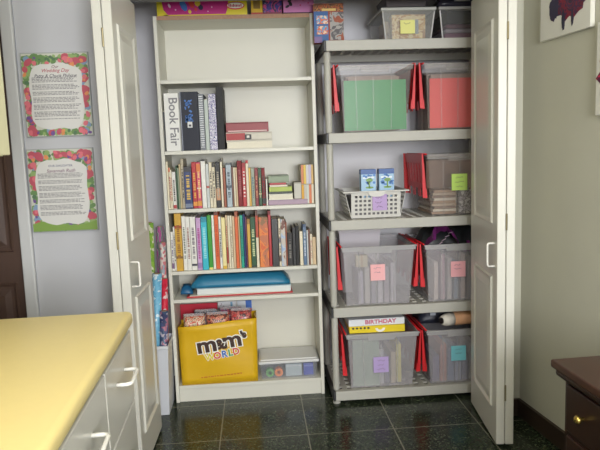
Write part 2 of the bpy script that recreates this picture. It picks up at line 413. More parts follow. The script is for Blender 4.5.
A = [
(-.4555,-.447,.247,'cream',None,(), 'thin tall cream book at the far left end of the upper row of books'),
(-.4465,-.4385,.215,'cream',RD,((.9,1,(206,110,74)),), 'cream book with orange spine top, second from left in upper row'),
(-.438,-.430,.205,'cream',RD,(), 'thin cream book with red lettering right of the orange topped one'),
(-.429,-.411,.194,'white',DK,((.02,.12,(170,60,60)),), 'short off white book, red at the foot, beside thin dark green book'),
(-.410,-.402,.224,'dkg',None,(), 'thin dark green book left of the tan books in upper row'),
(-.401,-.392,.213,'grg',None,(), 'thin grey green book right of the thin dark green book, upper row'),
(-.392,-.383,.234,'tan',None,(), 'thin tan book between grey green and tall grey tan books'),
(-.383,-.369,.259,'gt',DK,(), 'tall grey tan book left of thick navy book with gold lettering'),
(-.368,-.329,.217,'navy',GD,((.88,1,(60,58,62)),(.03,.12,(120,130,150))), 'thickest book of upper row, navy with gold lettering'),
(-.328,-.305,.240,'red',(226,170,70),((.05,.14,(222,150,60)),), 'red book right of the thick navy book'),
(-.304,-.282,.238,'pink',(236,200,120),((.8,.97,(216,120,60)),(.42,.45,WH),(.05,.16,(216,150,60))), 'pink and orange book between red and wide white books'),
(-.279,-.256,.252,'white',None,((.965,1,(40,38,38)),), 'wide white book with black top edge in upper row'),
(-.255,-.240,.229,'gry',None,((.45,.5,(170,70,60)),), 'grey white book with small red mark right of black topped book'),
(-.239,-.223,.235,'cream',DK,(), 'cream book with dark lettering, first of two left of black photo book'),
(-.222,-.208,.234,'cream',(40,40,40),((.9,1,(60,56,50)),), 'cream book with dark spine top touching the black photo book'),
(-.206,-.183,.236,'blk',(170,160,140),((.16,.42,(190,140,104)),), 'black book with orange picture at its spine foot, upper row'),
(-.180,-.169,.254,'cream',None,((.93,1,(70,64,60)),), 'thin tall cream book right of the black photo book'),
(-.167,-.154,.205,'rust',None,(), 'short reddish brown book left of wide grey blue book'),
(-.151,-.124,.228,'gb',(90,100,110),((.96,1,(90,96,100)),(.44,.5,(70,80,96))), 'wide pale grey blue book in middle of the upper row'),
(-.123,-.115,.208,'brn',None,(), 'thin brown book right of the pale grey blue book'),
(-.114,-.104,.205,'cream',None,(), 'short cream book right beside the thin brown book, left one of a pair'),
(-.103,-.094,.205,'beige',None,(), 'short beige book touching the wide dark red book'),
(-.093,-.069,.239,'maroon',(150,80,80),(), 'wide dark red book left of the bright red book, upper row'),
(-.068,-.049,.228,'red',WH,((.9,1,(150,30,36)),), 'bright red book with white lettering right of wide dark red book'),
(-.048,-.034,.240,'cream',None,((.93,1,(172,40,44)),), 'cream book with red spine top, upper row'),
(-.034,-.023,.200,'gold',None,(), 'thin mustard book right of the red topped cream book'),
(-.022,-.004,.199,'grg',(90,110,120),(), 'grey green book between mustard and dark red books'),
(-.003,.014,.199,'maroon',(190,130,90),(), 'dark red book between two greenish books, upper row'),
(.015,.032,.197,'dkg',(180,170,130),((.3,.34,(180,170,130)),), 'dark green book with tan lettering left of the last dark red book'),
(.033,.051,.197,'maroon',(50,40,40),((.05,.2,(40,40,40)),), 'dark red book with black foot, last full height one before the stack'),
]
for x0, x1, h, c, ti, bd, lb in A: book(lb, x0, x1, h, SHZ['A'], P[c], ti, bd, group=GA)
book('small white book leaning against the left end of the book stack', .054, .0615, .139, SHZ['A'], P['white'], None, (), setback=.016, group=GA)
B = [
(-.4555,-.4435,.208,'white',(90,70,120),((.06,.2,(120,90,130)),), 'short white book with purple marks, far left of the lower row'),
(-.443,-.433,.234,'white',DK,(), 'thin white book left of the thick gold book'),
(-.431,-.396,.305,'gold',(150,100,30),((.74,.79,(170,60,40)),(.22,.26,(120,84,40))), 'thick tall golden yellow book near the left end of lower row'),
(-.395,-.375,.288,'white',(110,120,110),(), 'white book right beside the thick gold book, first of three alike'),
(-.374,-.353,.285,'white',(150,110,100),(), 'middle one of the three white books right of the gold book'),
(-.352,-.324,.284,'white',(120,110,120),((.08,.12,(60,60,70)),), 'widest of the three white books, touching the lavender book'),
(-.321,-.297,.277,'lav',(170,70,140),((.04,.14,(150,120,170)),), 'lavender book with pink lettering left of the turquoise book'),
(-.295,-.264,.281,'turq',(150,220,226),((.9,1,(40,140,160)),), 'turquoise book with pale lettering in the lower row'),
(-.262,-.241,.289,'green',None,((.0,.04,(220,210,120)),), 'bright green book right of the turquoise book'),
(-.240,-.227,.288,'white',None,(), 'thin white book between bright green and orange red books'),
(-.226,-.205,.304,'org',(190,70,40),((.94,1,(110,60,50)),), 'tall orange red book with brown top, lower row'),
(-.204,-.191,.277,'white',(40,40,50),(), 'white book with black lettering right of the orange red book'),
(-.189,-.169,.273,'py',None,((.0,.06,(210,170,60)),), 'pale yellow book left of the thin red and tan book'),
(-.167,-.157,.285,'beige',(170,60,44),((.1,.4,(160,60,44)),), 'thin tan book with red spine marks right of pale yellow book'),
(-.156,-.144,.282,'cream',None,(), 'cream book left of its thin twin and two right of pale yellow book'),
(-.143,-.133,.282,'cream',(160,140,110),(), 'cream book with faint lettering left of the narrow beige books'),
(-.132,-.119,.278,'beige',None,(), 'beige book touching the left side of the tall orange book'),
(-.118,-.102,.303,'org',None,((.9,1,(150,80,50)),), 'tall narrow orange book left of the teal book'),
(-.101,-.093,.277,'tan',None,(), 'thin tan book squeezed between orange and teal books'),
(-.092,-.077,.281,'teal',(20,110,96),(), 'teal green book in the middle of the lower row'),
(-.076,-.065,.284,'navy',None,(), 'thin navy book right of the teal book'),
(-.064,-.056,.270,'plum',None,(), 'thin plum book between navy and mustard books'),
(-.055,-.039,.259,'gold',None,((.9,1,(150,110,50)),), 'mustard book left of the dark green book, lower row'),
(-.038,-.011,.266,'dkg',(190,200,150),((.0,.04,(40,60,50)),), 'dark green book with pale lettering, lower row'),
(-.010,.004,.3065,'cream',None,((.52,.90,(176,70,46)),(.9,1,(90,60,50))), 'tallest narrow book, red upper half and cream lower half'),
(.057,.072,.297,'red',None,((.93,1,(120,30,34)),), 'tall red book between orange picture book and charcoal book'),
(.074,.108,.255,'char',None,(), 'wide charcoal book right of the tall red book'),
(.110,.121,.255,'cream',(120,90,70),((.5,.6,(100,110,130)),(.1,.22,(90,70,60))), 'patterned pale book between charcoal and light blue books'),
(.147,.154,.235,'rust',None,(), 'thin rust book right of the light blue picture book'),
(.156,.182,.175,'char',(120,116,110),(), 'short charcoal book left of the two black books'),
(.220,.237,.183,'cream',None,(), 'short cream book right of the black books'),
(.239,.257,.220,'slate',(190,200,210),((.92,1,(60,80,110)),), 'slate blue book near the right end of lower row'),
(.258,.266,.187,'gry',None,(), 'thin grey white book right of the slate blue book'),
(.267,.276,.193,'brn',None,(), 'thin brown book near the right end of lower row'),
(.277,.288,.165,'cream',(200,150,130),(), 'short cream book with pinkish lettering beside thin brown book'),
(.289,.307,.148,'beige',None,(), 'shortest beige book at the far right end of lower row'),
]
for x0, x1, h, c, ti, bd, lb in B: book(lb, x0, x1, h, SHZ['B'], P[c], ti, bd, group=GB)
book('wide book with orange sunset picture spine in the lower row', .007, .056, .266, SHZ['B'], P['org'], group=GB,
     spine=ramp_mat([(206, 92, 50), (222, 128, 62), (190, 110, 74), (140, 104, 70)], 14, 'noise'), setback=.014)
book('light blue picture book right of the patterned pale book', .122, .146, .251, SHZ['B'], P['sky'], group=GB,
     spine=ramp_mat([(150, 172, 206), (178, 190, 208), (196, 186, 176), (120, 80, 70)], 16, 'noise'), setback=.014)
for x0, x1, h, lb in ((.183, .1995, .205, 'black book with worn top, left one of the black pair in lower row'), (.200, .218, .211, 'black book with ragged top, right one of the black pair in lower row')):
    book(lb, x0, x1, h, SHZ['B'], P['blk'], group=GB, setback=.02)

def flat_book(label, x0, x1, y, d, z, th, col, group, pages_front=True, name='book', rot=0):
    t = thing(name, label, 'book', ((x0+x1)/2, Y0+y, z+.0006), rot, group); w = x1-x0
    c = max(.0015, th*.12)
    bm = bmesh.new(); box(bm, -w/2, w/2, 0, d, 0, c); box(bm, -w/2, w/2, 0, d, th-c, th)
    if pages_front: box(bm, -w/2, w/2, d-.004, d, c*.5, th-c*.5)
    else: box(bm, -w/2, w/2, 0, .004, c*.5, th-c*.5, .001, 1)
    obj('cover', bm, mat(col, .45, var=.04, scale=30), t)
    bm = bmesh.new(); box(bm, -w/2+.003, w/2-.003, .003 if pages_front else .0045, d-.0045, c, th-c); obj('pages', bm, PAGE, t)
    return t
GS = 'books lying in the small stack on the upper book shelf'
z = SHZ['A']
for x0, x1, th, col, lb, pf, y in ((.064, .272, .026, (164, 140, 158), 'mauve book at the bottom of the small stack', False, .03),
    (.066, .196, .030, (226, 224, 206), 'white book lying on the mauve book in small stack', True, .022),
    (.068, .192, .011, (52, 58, 50), 'thin dark green book in the middle of small stack', False, .026),
    (.070, .190, .024, (168, 184, 74), 'lime green book lying below the thin red one in small stack', False, .022),
    (.072, .170, .009, (226, 214, 206), 'thin white booklet in the upper part of small stack', True, .028),
    (.073, .160, .010, (176, 54, 58), 'thin red book under the topmost grey green one', False, .026)):
    flat_book(lb, x0, x1, y, .15, z, th, col, GS, pf); z += th+.0012
tb = flat_book('thick rounded grey green book on top of small stack', .068, .176, .024, .15, z, .036, (134, 148, 122), GS, False)
bm = bmesh.new()   # light grey upright booklets right of the stack
t = thing('card_box', 'light grey upright card box between stack and striped boxes', 'box', (.215, Y0+.05, z-.11))
t.location.z = SHZ['A']+.0275
bx('body', mat((198, 196, 186), .6, var=.03), t, -.012, .030, 0, .12, 0, .085, bev=.001, seg=1)
bx('flap', mat((168, 164, 152), .6), t, -.0125, .0305, -.001, .1205, .080, .0865)
for zz, lb, cols in ((SHZ['A'], 'striped yellow orange box set at right end, under the other striped one', [(216, 160, 40), (196, 190, 178), (200, 206, 196), (210, 120, 80), (222, 212, 190)]),
                     (SHZ['A']+.1035, 'striped pinkish orange box set resting on the lower striped one', [(208, 130, 90), (224, 190, 80), (206, 204, 206), (190, 180, 206), (206, 172, 110)])):
    t = thing('box_set', lb, 'box', (.2745, Y0+.035, zz+.0006), 0, 'striped box sets at the right end of upper book shelf')
    bx('sleeve', mat((206, 196, 172), .5), t, -.033, .033, .004, .15, 0, .102)
    for k, c in enumerate(cols):
        bx('spine', mat(c, .5), t, -.033+.0132*k+.0004, -.033+.0132*(k+1)-.0004, 0, .0042, .001, .101, bev=.001, seg=1)

# ---- binders shelf
zT = SHZ['T']
def binder(label, x0, x1, h, m, depth=.25, sb=.015, hole=True):
    w = x1-x0-.001; t = thing('binder', label, 'binder', ((x0+x1)/2, Y0+sb, zT+.0008))
    bm = bmesh.new(); box(bm, -w/2, w/2, 0, .004, 0, h, .0015, 2); box(bm, -w/2, -w/2+.003, .003, depth, 0, h); box(bm, w/2-.003, w/2, .003, depth, 0, h)
    obj('cover', bm, m, t)
    bx('pages', PAGE, t, -w/2+.006, w/2-.006, .02, depth-.012, .006, h-.022)
    return t, w
t = thing('folder', 'thin dark folder at the far left end of binder shelf', 'folder', (-.4515, Y0+.02, zT+.0008))
bx('cover', mat((60, 62, 66), .5), t, -.004, .004, 0, .2, 0, .20, bev=.001, seg=1)
bx('paper', PAGE, t, -.001, .001, .01, .19, .2, .207)
t, w = binder('wide white ring binder lettered Book Fair on the binder shelf', -.447, -.368, .292, mat((226, 225, 220), .35))
text('lettering', 'Book Fair', .062, mat((124, 122, 126), .5), t, face_front(.004, -.0008, .15, R(-90)), bold=.0008, width=1.0)
bx('edge_trim', mat((150, 150, 146), .4), t, w/2-.006, w/2, -.0008, .002, .0, .292)
t, w = binder('navy black ring binder with blue design beside white binder', -.366, -.276, .297, mat((26, 30, 46), .6))
bx('spine_frame', mat((120, 124, 136), .4, metal=.4), t, -w/2, -w/2+.004, -.0008, .002, 0, .297)
bm = bmesh.new(); rr = random.Random(2)
for k in range(26): disc(bm, (rr.uniform(-.02, .012), .255-.11*rr.random()), rr.uniform(.003, .008), rr.uniform(.003, .012), -.0002, .0008, 7, rr.random()*3)
obj('blue_design', bm, mat((58, 112, 186), .45), t)
bx('spine_label', mat((214, 216, 214), .6), t, -.012, .012, -.0012, .001, .116, .146)
bx('label_print', mat((60, 60, 70), .6), t, -.006, .006, -.0016, -.001, .122, .132)
# spiral bound pads
t = thing('spiral_notebook', 'grey spiral bound notebook between navy binder and pale folder', 'notebook', (-.261, Y0+.02, zT+.0008))
bx('cover', mat((120, 124, 130), .5), t, -.0135, .0135, .006, .2, 0, .285)
bm = bmesh.new()
for k in range(24):
    zc = .012+k*.0112; box(bm, -.011, .011, .0, .010, zc, zc+.006, .002, 1)
obj('spiral_binding', bm, mat((196, 198, 200), .35, metal=.5), t)
t = thing('folder', 'pale grey green folder left of the blue patterned binder', 'folder', (-.2355, Y0+.02, zT+.0008))
bx('cover', mat((182, 192, 184), .5), t, -.0095, .0095, 0, .21, 0, .255, bev=.001, seg=1)
bx('paper', PAGE, t, -.006, .006, .01, .2, .254, .259)
t, w = binder('blue and white patterned binder left of the tall black binder', -.224, -.185, .283, ramp_mat([(60, 66, 120), (220, 218, 226), (120, 110, 160), (226, 224, 228), (50, 60, 120)], 60, 'noise'))
t, w = binder('tall black binder at the right end of the binder row', -.183, -.147, .318, mat((17, 17, 20), .6))
GH = 'books lying flat beside the binders'
z = zT
for th, x0, x1, col, lb, pf in ((.040, -.140, .098, (206, 200, 184), 'cream book at the bottom of the flat pile beside the binders', True),
                            (.043, -.141, .096, (196, 190, 174), 'cream book with red left half in the middle of flat pile', False),
                            (.050, -.139, .080, (140, 44, 52), 'thick dark red book on top of flat pile beside the binders', False)):
    q = flat_book(lb, x0, x1, .02, .19, z, th, col, GH, pf)
    if 'middle' in lb:
        bx('spine_band', mat((166, 52, 54), .5), q, -.117, -.02, -.0006, .002, .004, .039); bx('spine_emblem', mat((40, 38, 40), .5), q, -.022, .012, -.0009, .002, .006, .032)
        bx('emblem_mark', mat((220, 216, 206), .5), q, -.012, .002, -.0013, .002, .014, .026)
    if 'top' in lb: bx('spine_band', mat((226, 196, 190), .4), q, -.10, .10, -.0006, .002, .004, .008)
    z += th+.0012

# ---- flat pile on the low shelf
zF = SHZ['F']
t = thing('folder', 'red card folder under the white papers on the low shelf', 'folder', (-.10, Y0+.03, zF+.0006), R(.8))
bx('cover', mat((184, 50, 56), .45), t, -.29, .275, 0, .21, 0, .008, bev=.001, seg=1); bx('paper', PAGE, t, -.275, .262, .004, .2, .008, .011)
t = thing('paper_stack', 'stack of white papers between red folder and blue plastic bag', 'paper', (-.085, Y0+.035, zF+.0125), R(-.6))
bx('sheets', mat((216, 220, 218), .6), t, -.25, .25, 0, .2, 0, .030, bev=.001, seg=1)
bx('cover_sheet', mat((176, 200, 210), .5), t, -.252, .252, -.003, .2, .0305, .034)
# soft blue bag lying on top
def pillow(bm, x0, x1, y0, y1, z0, z1, nx=14, ny=8, amp=.006, seed=0, flat=.5):
    r = random.Random(seed); top = []; bot = []
    for j in range(ny+1):
        ta = []; ba = []
        for i in range(nx+1):
            u, v = i/nx, j/ny; e = (1-abs(2*u-1)**4)*(1-abs(2*v-1)**4)
            zt = z0+(z1-z0)*(.25+.75*max(0, e)**flat)+r.uniform(-amp, amp)*(e > .05); x = x0+(x1-x0)*u+r.uniform(-amp, amp)*.6; y = y0+(y1-y0)*v+r.uniform(-amp, amp)*.4
            ta.append(bm.verts.new((x, y, zt))); ba.append(bm.verts.new((x, y, z0)))
        top.append(ta); bot.append(ba)
    for j in range(ny):
        for i in range(nx):
            bm.faces.new((top[j][i], top[j][i+1], top[j+1][i+1], top[j+1][i])); bm.faces.new((bot[j][i], bot[j+1][i], bot[j+1][i+1], bot[j][i+1]))
    for i in range(nx):
        bm.faces.new((bot[0][i], bot[0][i+1], top[0][i+1], top[0][i])); bm.faces.new((bot[ny][i+1], bot[ny][i], top[ny][i], top[ny][i+1]))
    for j in range(ny):
        bm.faces.new((bot[j+1][0], bot[j][0], top[j][0], top[j+1][0])); bm.faces.new((bot[j][nx], bot[j+1][nx], top[j+1][nx], top[j][nx]))
t = thing('plastic_bag', 'teal blue folded plastic bag lying on papers on the low shelf', 'bag', (-.10, Y0+.045, zF+.048))
bm = bmesh.new(); pillow(bm, -.265, .262, 0, .19, 0, .064, amp=.0025, seed=3, flat=.14); obj('bag_body', bm, mat((40, 118, 152), .4), t, True)
bm = bmesh.new(); pillow(bm, -.325, -.262, .0, .10, -.030, .012, 6, 5, .005, 5); obj('crumpled_end', bm, mat((30, 92, 134), .35), t, True)

# ---- yellow carrier bag, folders behind, clear box
zL = SHZ['L']
YB2 = mat((216, 172, 22), .45, var=.03, scale=12)
t = thing('shopping_bag', 'yellow carrier bag printed with brown and white logo on bottom shelf', 'bag', (-.236, Y0+.012, zL+.0008))
bm = bmesh.new()
nx, nz = 12, 10; grid = []
def bagpt(u, v, y, side):   # u across, v up
    w = .203+.006*v; z = v*(.320+.030*u*(1 if side == 0 else 1.1))
    return Vector((-w+2*w*u, y+.010*math.sin(u*7+v*3)*v*(1 if side == 0 else .5)+.006*math.sin(v*9+u*4)*v, z))
front = [[bagpt(i/nx, j/nz, 0, 0) for i in range(nx+1)] for j in range(nz+1)]
back = [[bagpt(i/nx, j/nz, .165-.02*j/nz, 1) for i in range(nx+1)] for j in range(nz+1)]
def sheet(G):
    vs = [[bm.verts.new(p) for p in row] for row in G]
    for a, b in zip(vs, vs[1:]):
        for i in range(len(a)-1): bm.faces.new((a[i], a[i+1], b[i+1], b[i]))
    return vs
f = sheet(front); b = sheet(back)
for j in range(nz):
    for e in (0, nx):
        pa, pb = f[j][e], f[j+1][e]; qa, qb = b[j][e], b[j+1][e]
        s = 1 if e == 0 else -1
        ma = bm.verts.new((pa.co+qa.co)/2+Vector((s*.012*j/nz, 0, 0))); mb = bm.verts.new((pb.co+qb.co)/2+Vector((s*.012*(j+1)/nz, 0, 0)))
        bm.faces.new((pa, ma, mb, pb)); bm.faces.new((ma, qa, qb, mb))
bm.faces.new(f[0][:]+b[0][::-1])
bmesh.ops.remove_doubles(bm, verts=bm.verts[:], dist=.0004)
bo = obj('bag_body', bm, YB2, t, True)
sm = bo.modifiers.new('solid', 'SOLIDIFY'); sm.thickness = .0012; sm.offset = 1
def front_y(x, z):
    u = (x+.205)/.41; v = z/.33
    return .010*math.sin(u*7+v*3)*v+.006*math.sin(v*9+u*4)*v-.0035
BR = mat((62, 38, 28), .45); WHT = mat((240, 238, 230), .45)
lg = Matrix.Rotation(R(4), 4, 'Y')
for s, x, z, sz, w in (('m', -.062, .215, .118, 1.2), ('&', .008, .214, .075, 1.0), ('m', .072, .234, .118, 1.2), ("'s", .135, .262, .05, 1)):
    y = front_y(x, z)
    text('logo_outline', s, sz, WHT, t, face_front(x, y+.0005, z, R(7)), .0009, bold=.0085, width=w)
    text('logo_letter', s, sz, BR, t, face_front(x, y-.0014, z, R(7)), .0009, bold=.0035, width=w)
for s, x, c in (('W', -.048, (222, 206, 60)), ('O', -.008, (206, 70, 50)), ('R', .030, (60, 110, 190)), ('L', .062, (70, 150, 80)), ('D', .092, (206, 80, 60))):
    z = .150+.14*(x+.05); y = front_y(x, z)
    text('logo_outline', s, .05, WHT, t, face_front(x, y+.0005, z, R(6)), .0008, bold=.0045)
    text('logo_letter', s, .05, mat(c, .45), t, face_front(x, y-.0012, z, R(6)), .0008, bold=.0015)
bm = bmesh.new(); rr = random.Random(8); x = -.10
while x < .115:
    w = rr.uniform(.006, .02); z = .034+.06*(x+.1); y = front_y(x, z); box(bm, x, x+w, y-.0005, y+.002, z, z+.006); x += w+.005
obj('small_print', bm, mat((196, 120, 30), .5), t)
# patterned packs standing in the bag
packs = [('cream swirl patterned wrapped pack at the left in yellow bag', [(216, 200, 170), (196, 84, 60), (226, 214, 186), (120, 70, 60)], -.126, .118, .365),
         ('blue black patterned wrapped pack second from left in yellow bag', [(40, 44, 60), (110, 160, 190), (60, 60, 70), (200, 190, 190), (90, 130, 170)], -.068, .125, .370),
         ('orange black patterned wrapped pack in the middle of yellow bag', [(206, 96, 80), (40, 34, 38), (216, 150, 120), (170, 60, 60)], .0, .125, .368),
         ('purple pink patterned wrapped pack fourth from left in yellow bag', [(150, 100, 150), (196, 90, 110), (60, 60, 90), (200, 180, 200)], .068, .125, .378),
         ('red patterned wrapped pack at the right in yellow bag', [(176, 44, 52), (210, 130, 120), (70, 40, 50), (190, 60, 60)], .126, .116, .382)]
for k, (lb, cols, x, w, h) in enumerate(packs):
    t = thing('wrapped_pack', lb, 'pack', (-.236+x, Y0+.030+.060*(k % 2), zL+.006), 0, 'patterned packs in the yellow bag')
    bm = bmesh.new(); Mx = Matrix.Translation((0, .055, 0)) @ Matrix.Rotation(R(90), 4, 'X')
    tt = bmesh.new(); pillow(tt, -w/2, w/2, 0, h, -.0, .05, 8, 14, .004, k, flat=.25); merge(bm, tt, Mx)
    obj('pack_body', bm, ramp_mat(cols, 55, 'noise', .3, key=str(k)), t, True)
    bm = bmesh.new(); box(bm, -w/2*.9, w/2*.9, .02, .024, h-.004, h+.012, .001, 1); obj('top_seal', bm, clear((206, 200, 204), .3, .15), t)
t = thing('folder', 'bright red folder standing behind the yellow carrier bag', 'folder', (-.352, Y0+.222, zL+.0008))
bx('cover', mat((196, 36, 60), .4), t, -.102, .106, 0, .006, 0, .392, bev=.001, seg=1); bx('paper', PAGE, t, -.095, .10, .006, .009, .003, .385)
t = thing('card', 'white card with small print standing behind yellow bag', 'card', (-.19, Y0+.232, zL+.0008))
bx('board', mat((222, 224, 228), .5), t, -.052, .052, 0, .004, 0, .394)
bm = bmesh.new(); rr = random.Random(1)
for k in range(9): disc(bm, (-.04+.03*rr.random(), .30+.085*rr.random()), .003, .003, -.0002, .0006, 6)
obj('print', bm, mat((120, 60, 90), .5), t); bx('stripe', mat((130, 176, 206), .5), t, .018, .03, -.0008, .002, .25, .39)
t = thing('card', 'white and blue striped card standing right behind yellow bag', 'card', (-.092, Y0+.240, zL+.0008))
bx('board', mat((216, 222, 230), .5), t, -.042, .042, 0, .004, 0, .392); bx('stripe', mat((66, 112, 196), .5), t, .006, .040, -.0008, .002, .1, .392)
# clear box
t = thing('storage_box', 'small clear plastic box with white lid on bottom shelf', 'box', (.140, Y0+.028, zL+.0008))
bm = bmesh.new()
def open_tub(bm, lo, hi, z0, z1, th):
    hull8(bm, lo, lo, z0, z0+th)
    for k in range(4):
        def rect(q, i): return [(q[0], q[2]), (q[1], q[2]), (q[1], q[3]), (q[0], q[3])]
        a = rect(lo, 0); b = rect(hi, 0); p, q = k, (k+1) % 4
        li = (lo[0]+th, lo[1]-th, lo[2]+th, lo[3]-th); hi2 = (hi[0]+th, hi[1]-th, hi[2]+th, hi[3]-th)
        ai = rect(li, 0); bi = rect(hi2, 0)
        vs = [bm.verts.new((*c, z)) for c, z in ((a[p], z0), (a[q], z0), (b[q], z1), (b[p], z1), (ai[p], z0+th), (ai[q], z0+th), (bi[q], z1), (bi[p], z1))]
        bm.faces.new((vs[0], vs[1], vs[2], vs[3])); bm.faces.new((vs[5], vs[4], vs[7], vs[6])); bm.faces.new((vs[3], vs[2], vs[6], vs[7]))
open_tub(bm, (-.150, .142, .006, .2), (-.160, .158, 0, .215), 0, .088, .002)
obj('tub', bm, clear((200, 204, 214), .14, .15), t)
bm = bmesh.new(); box(bm, -.165, .164, -.007, .222, .083, .098, .004, 2); box(bm, -.155, .153, .01, .205, .0975, .105, .003, 2); obj('lid', bm, mat((210, 210, 208), .35), t)
t0 = t
for lb, x, c in (('green ribbon reel in the clear box, left one of the two reels', .035, (92, 150, 74)), ('orange ribbon reel in the clear box, right one of the two reels', .083, (214, 120, 50))):
    t = thing('ribbon_reel', lb, 'reel', (x, Y0+.064, zL+.026), 0, 'ribbon reels in the clear box')
    Mx = Matrix.Rotation(R(90), 4, 'X')
    bm = bmesh.new(); lathe(bm, [(.022, -.012), (.022, .012)], M=Mx); obj('ribbon', bm, mat(c, .4), t)
    bm = bmesh.new(); lathe(bm, [(.023, .012), (.023, .0145), (.009, .0146), (.009, .0120)], M=Mx); lathe(bm, [(.023, -.0145), (.023, -.012)], M=Mx); obj('flange', bm, mat([min(255, v*1.12) for v in c], .5), t)
t = thing('card_pack', 'pale grey card pack standing in the middle of clear box', 'pack', (.165, Y0+.044, zL+.004))
bx('sleeve', mat((176, 186, 190), .4), t, -.045, .045, 0, .05, 0, .068, bev=.002); bx('seal', mat((206, 208, 210), .4), t, -.042, .042, -.0006, .002, .054, .06)
t = thing('card_pack', 'blue pack standing at the right in clear box', 'pack', (.247, Y0+.046, zL+.004))
bx('sleeve', mat((60, 72, 170), .4), t, -.027, .027, 0, .06, 0, .066, bev=.002); bx('seal', mat((120, 130, 200), .4), t, -.025, .025, -.0006, .002, .048, .056)

# ---- boxes on the bookcase top
zt = SHZ['top']
t = thing('toy_box', 'long magenta and yellow toy box on top of the bookcase', 'box', (-.23, Y0+.012, zt+.0008))
bx('carton', mat((190, 34, 128), .4), t, -.222, .226, 0, .24, 0, .085, bev=.001, seg=1)
bm = bmesh.new(); prism(bm, [(-.2225, -.0006, 0), (-.165, -.0006, 0), (-.190, -.0006, .03), (-.200, -.0006, .0851), (-.2225, -.0006, .0851)], (0, .001, 0)); obj('yellow_corner', bm, mat((222, 204, 40), .4), t)
bm = bmesh.new(); prism(bm, [(.115, -.0006, 0), (.2265, -.0006, 0), (.2265, -.0006, .0851), (.135, -.0006, .0851), (.128, -.0006, .03)], (0, .001, 0)); box(bm, -.19, .12, -.0006, .001, 0, .006); obj('yellow_panel', bm, mat((222, 204, 40), .4), t)
bm = bmesh.new(); disc(bm, (.168, .045), .046, .019, -.0008, .001, 20); obj('logo_oval', bm, mat((214, 60, 70), .4), t)
bm = bmesh.new(); disc(bm, (.168, .046), .041, .014, -.0019, .0005, 20); obj('logo_field', bm, WHT, t)
bm = bmesh.new(); rr = random.Random(5); x = .134
while x < .2: w = .005; box(bm, x, x+w, -.0032, -.002, .039, .039+rr.choice((.010, .014))); x += .0075
obj('logo_marks', bm, mat((190, 50, 90), .4), t)
for c, pts in (((60, 110, 190), [(-.09, .05, .016, .03)]), ((208, 64, 60), [(-.052, .06, .012, .026), (-.03, .03, .008, .01)]), ((230, 200, 70), [(-.02, .06, .014, .016), (-.06, .02, .008, .01)]), ((44, 36, 70), [(-.005, .04, .012, .014)]), ((226, 190, 214), [(-.13, .03, .004, .004), (.03, .02, .003, .003), (.05, .04, .003, .004), (-.16, .05, .006, .012)])):
    bm = bmesh.new()
    for x, z, a, b in pts: disc(bm, (x, z), a, b, -.0003, .0009, 9, .4)
    obj('printed_picture', bm, mat(c, .4), t)
t = thing('toy_box', 'small yellow carton standing on bookcase top right of long magenta box', 'box', (.046, Y0+.02, zt+.0008))
bx('carton', mat((216, 178, 36), .4), t, -.030, .028, 0, .17, 0, .10, bev=.001, seg=1)
bx('printed_panel', mat((140, 110, 40), .5), t, -.018, .016, -.0008, .002, .03, .085); bx('red_strip', mat((176, 60, 40), .4), t, -.0302, .0282, -.0006, .002, .0, .012)
t = thing('toy_box', 'purple and blue picture carton between the yellow and lilac boxes', 'box', (.125, Y0+.02, zt+.0008))
bx('carton', ramp_mat([(150, 60, 140), (60, 60, 140), (190, 70, 130), (50, 44, 80), (120, 110, 170)], 22, 'noise', .35), t, -.049, .047, 0, .17, 0, .11, bev=.001, seg=1)
bx('red_strip', mat((130, 40, 70), .4), t, -.0492, .0472, -.0006, .002, 0, .012)
t = thing('toy_box', 'lilac pink carton with black print on right end of bookcase top', 'box', (.255, Y0+.006, zt+.0008))
bx('carton', mat((200, 120, 178), .4), t, -.077, .078, 0, .19, .006, .12, bev=.001, seg=1); bx('base_tray', mat((60, 34, 44), .5), t, -.075, .06, .003, .185, 0, .006)
bm = bmesh.new()
for x, z, a, b in ((-.055, .035, .012, .006), (-.04, .048, .008, .013), (-.045, .062, .01, .007)): disc(bm, (x, z), a, b, -.0003, .0008, 10, .5)
obj('black_print', bm, mat((34, 30, 36), .4), t)
bm = bmesh.new()
for x, z in ((.01, .04), (.025, .065), (.05, .05)): disc(bm, (x, z), .004, .004, -.0003, .0008, 8)
obj('dots', bm, mat((190, 40, 90), .4), t)

# ------------------------------------------------------------------ grey plastic shelving unit
GP = mat((178, 176, 167), .5, var=.02, scale=30)
BLK = mat((36, 36, 38), .45)
RX0, RX1, RY0, RY1 = .358, 1.262, 3.05, 3.50
t = thing('shelving_unit', 'grey plastic shelving unit with five decks and black end caps', 'shelf', (RX0, RY0, 0))
RW, RDp = RX1-RX0, RY1-RY0
DECK = [.07, .516, .967, 1.404, 1.85]
for z in DECK:
    bm = bmesh.new(); th = .050
    box(bm, .012, RW-.012, 0, .022, z-th, z, .003, 2); box(bm, .012, RW-.012, RDp-.022, RDp, z-th, z, .003, 2)
    n = 17
    for i in range(n+1): x = .014+(RW-.028)*i/n; box(bm, x-.013, x+.013, .02, RDp-.02, z-.012, z-.002)
    m = 7
    for j in range(m+1): y = .03+(RDp-.06)*j/m; box(bm, .014, RW-.014, y-.012, y+.012, z-.0115, z-.0025)
    dk = obj('deck', bm, GP, t)
    for xa, xb in ((0, .012), (RW-.012, RW)):
        bm = bmesh.new(); box(bm, xa, xb, -.001, RDp+.001, z-th-.001, z+.001, .002, 1)
        for k in range(12): y = .02+k*(RDp-.04)/11; box(bm, xa-.0015, xb+.0015, y, y+.008, z-th+.006, z-.006)
        e = obj('end_cap', bm, BLK, dk); e['label'] = 'black ribbed end cap'
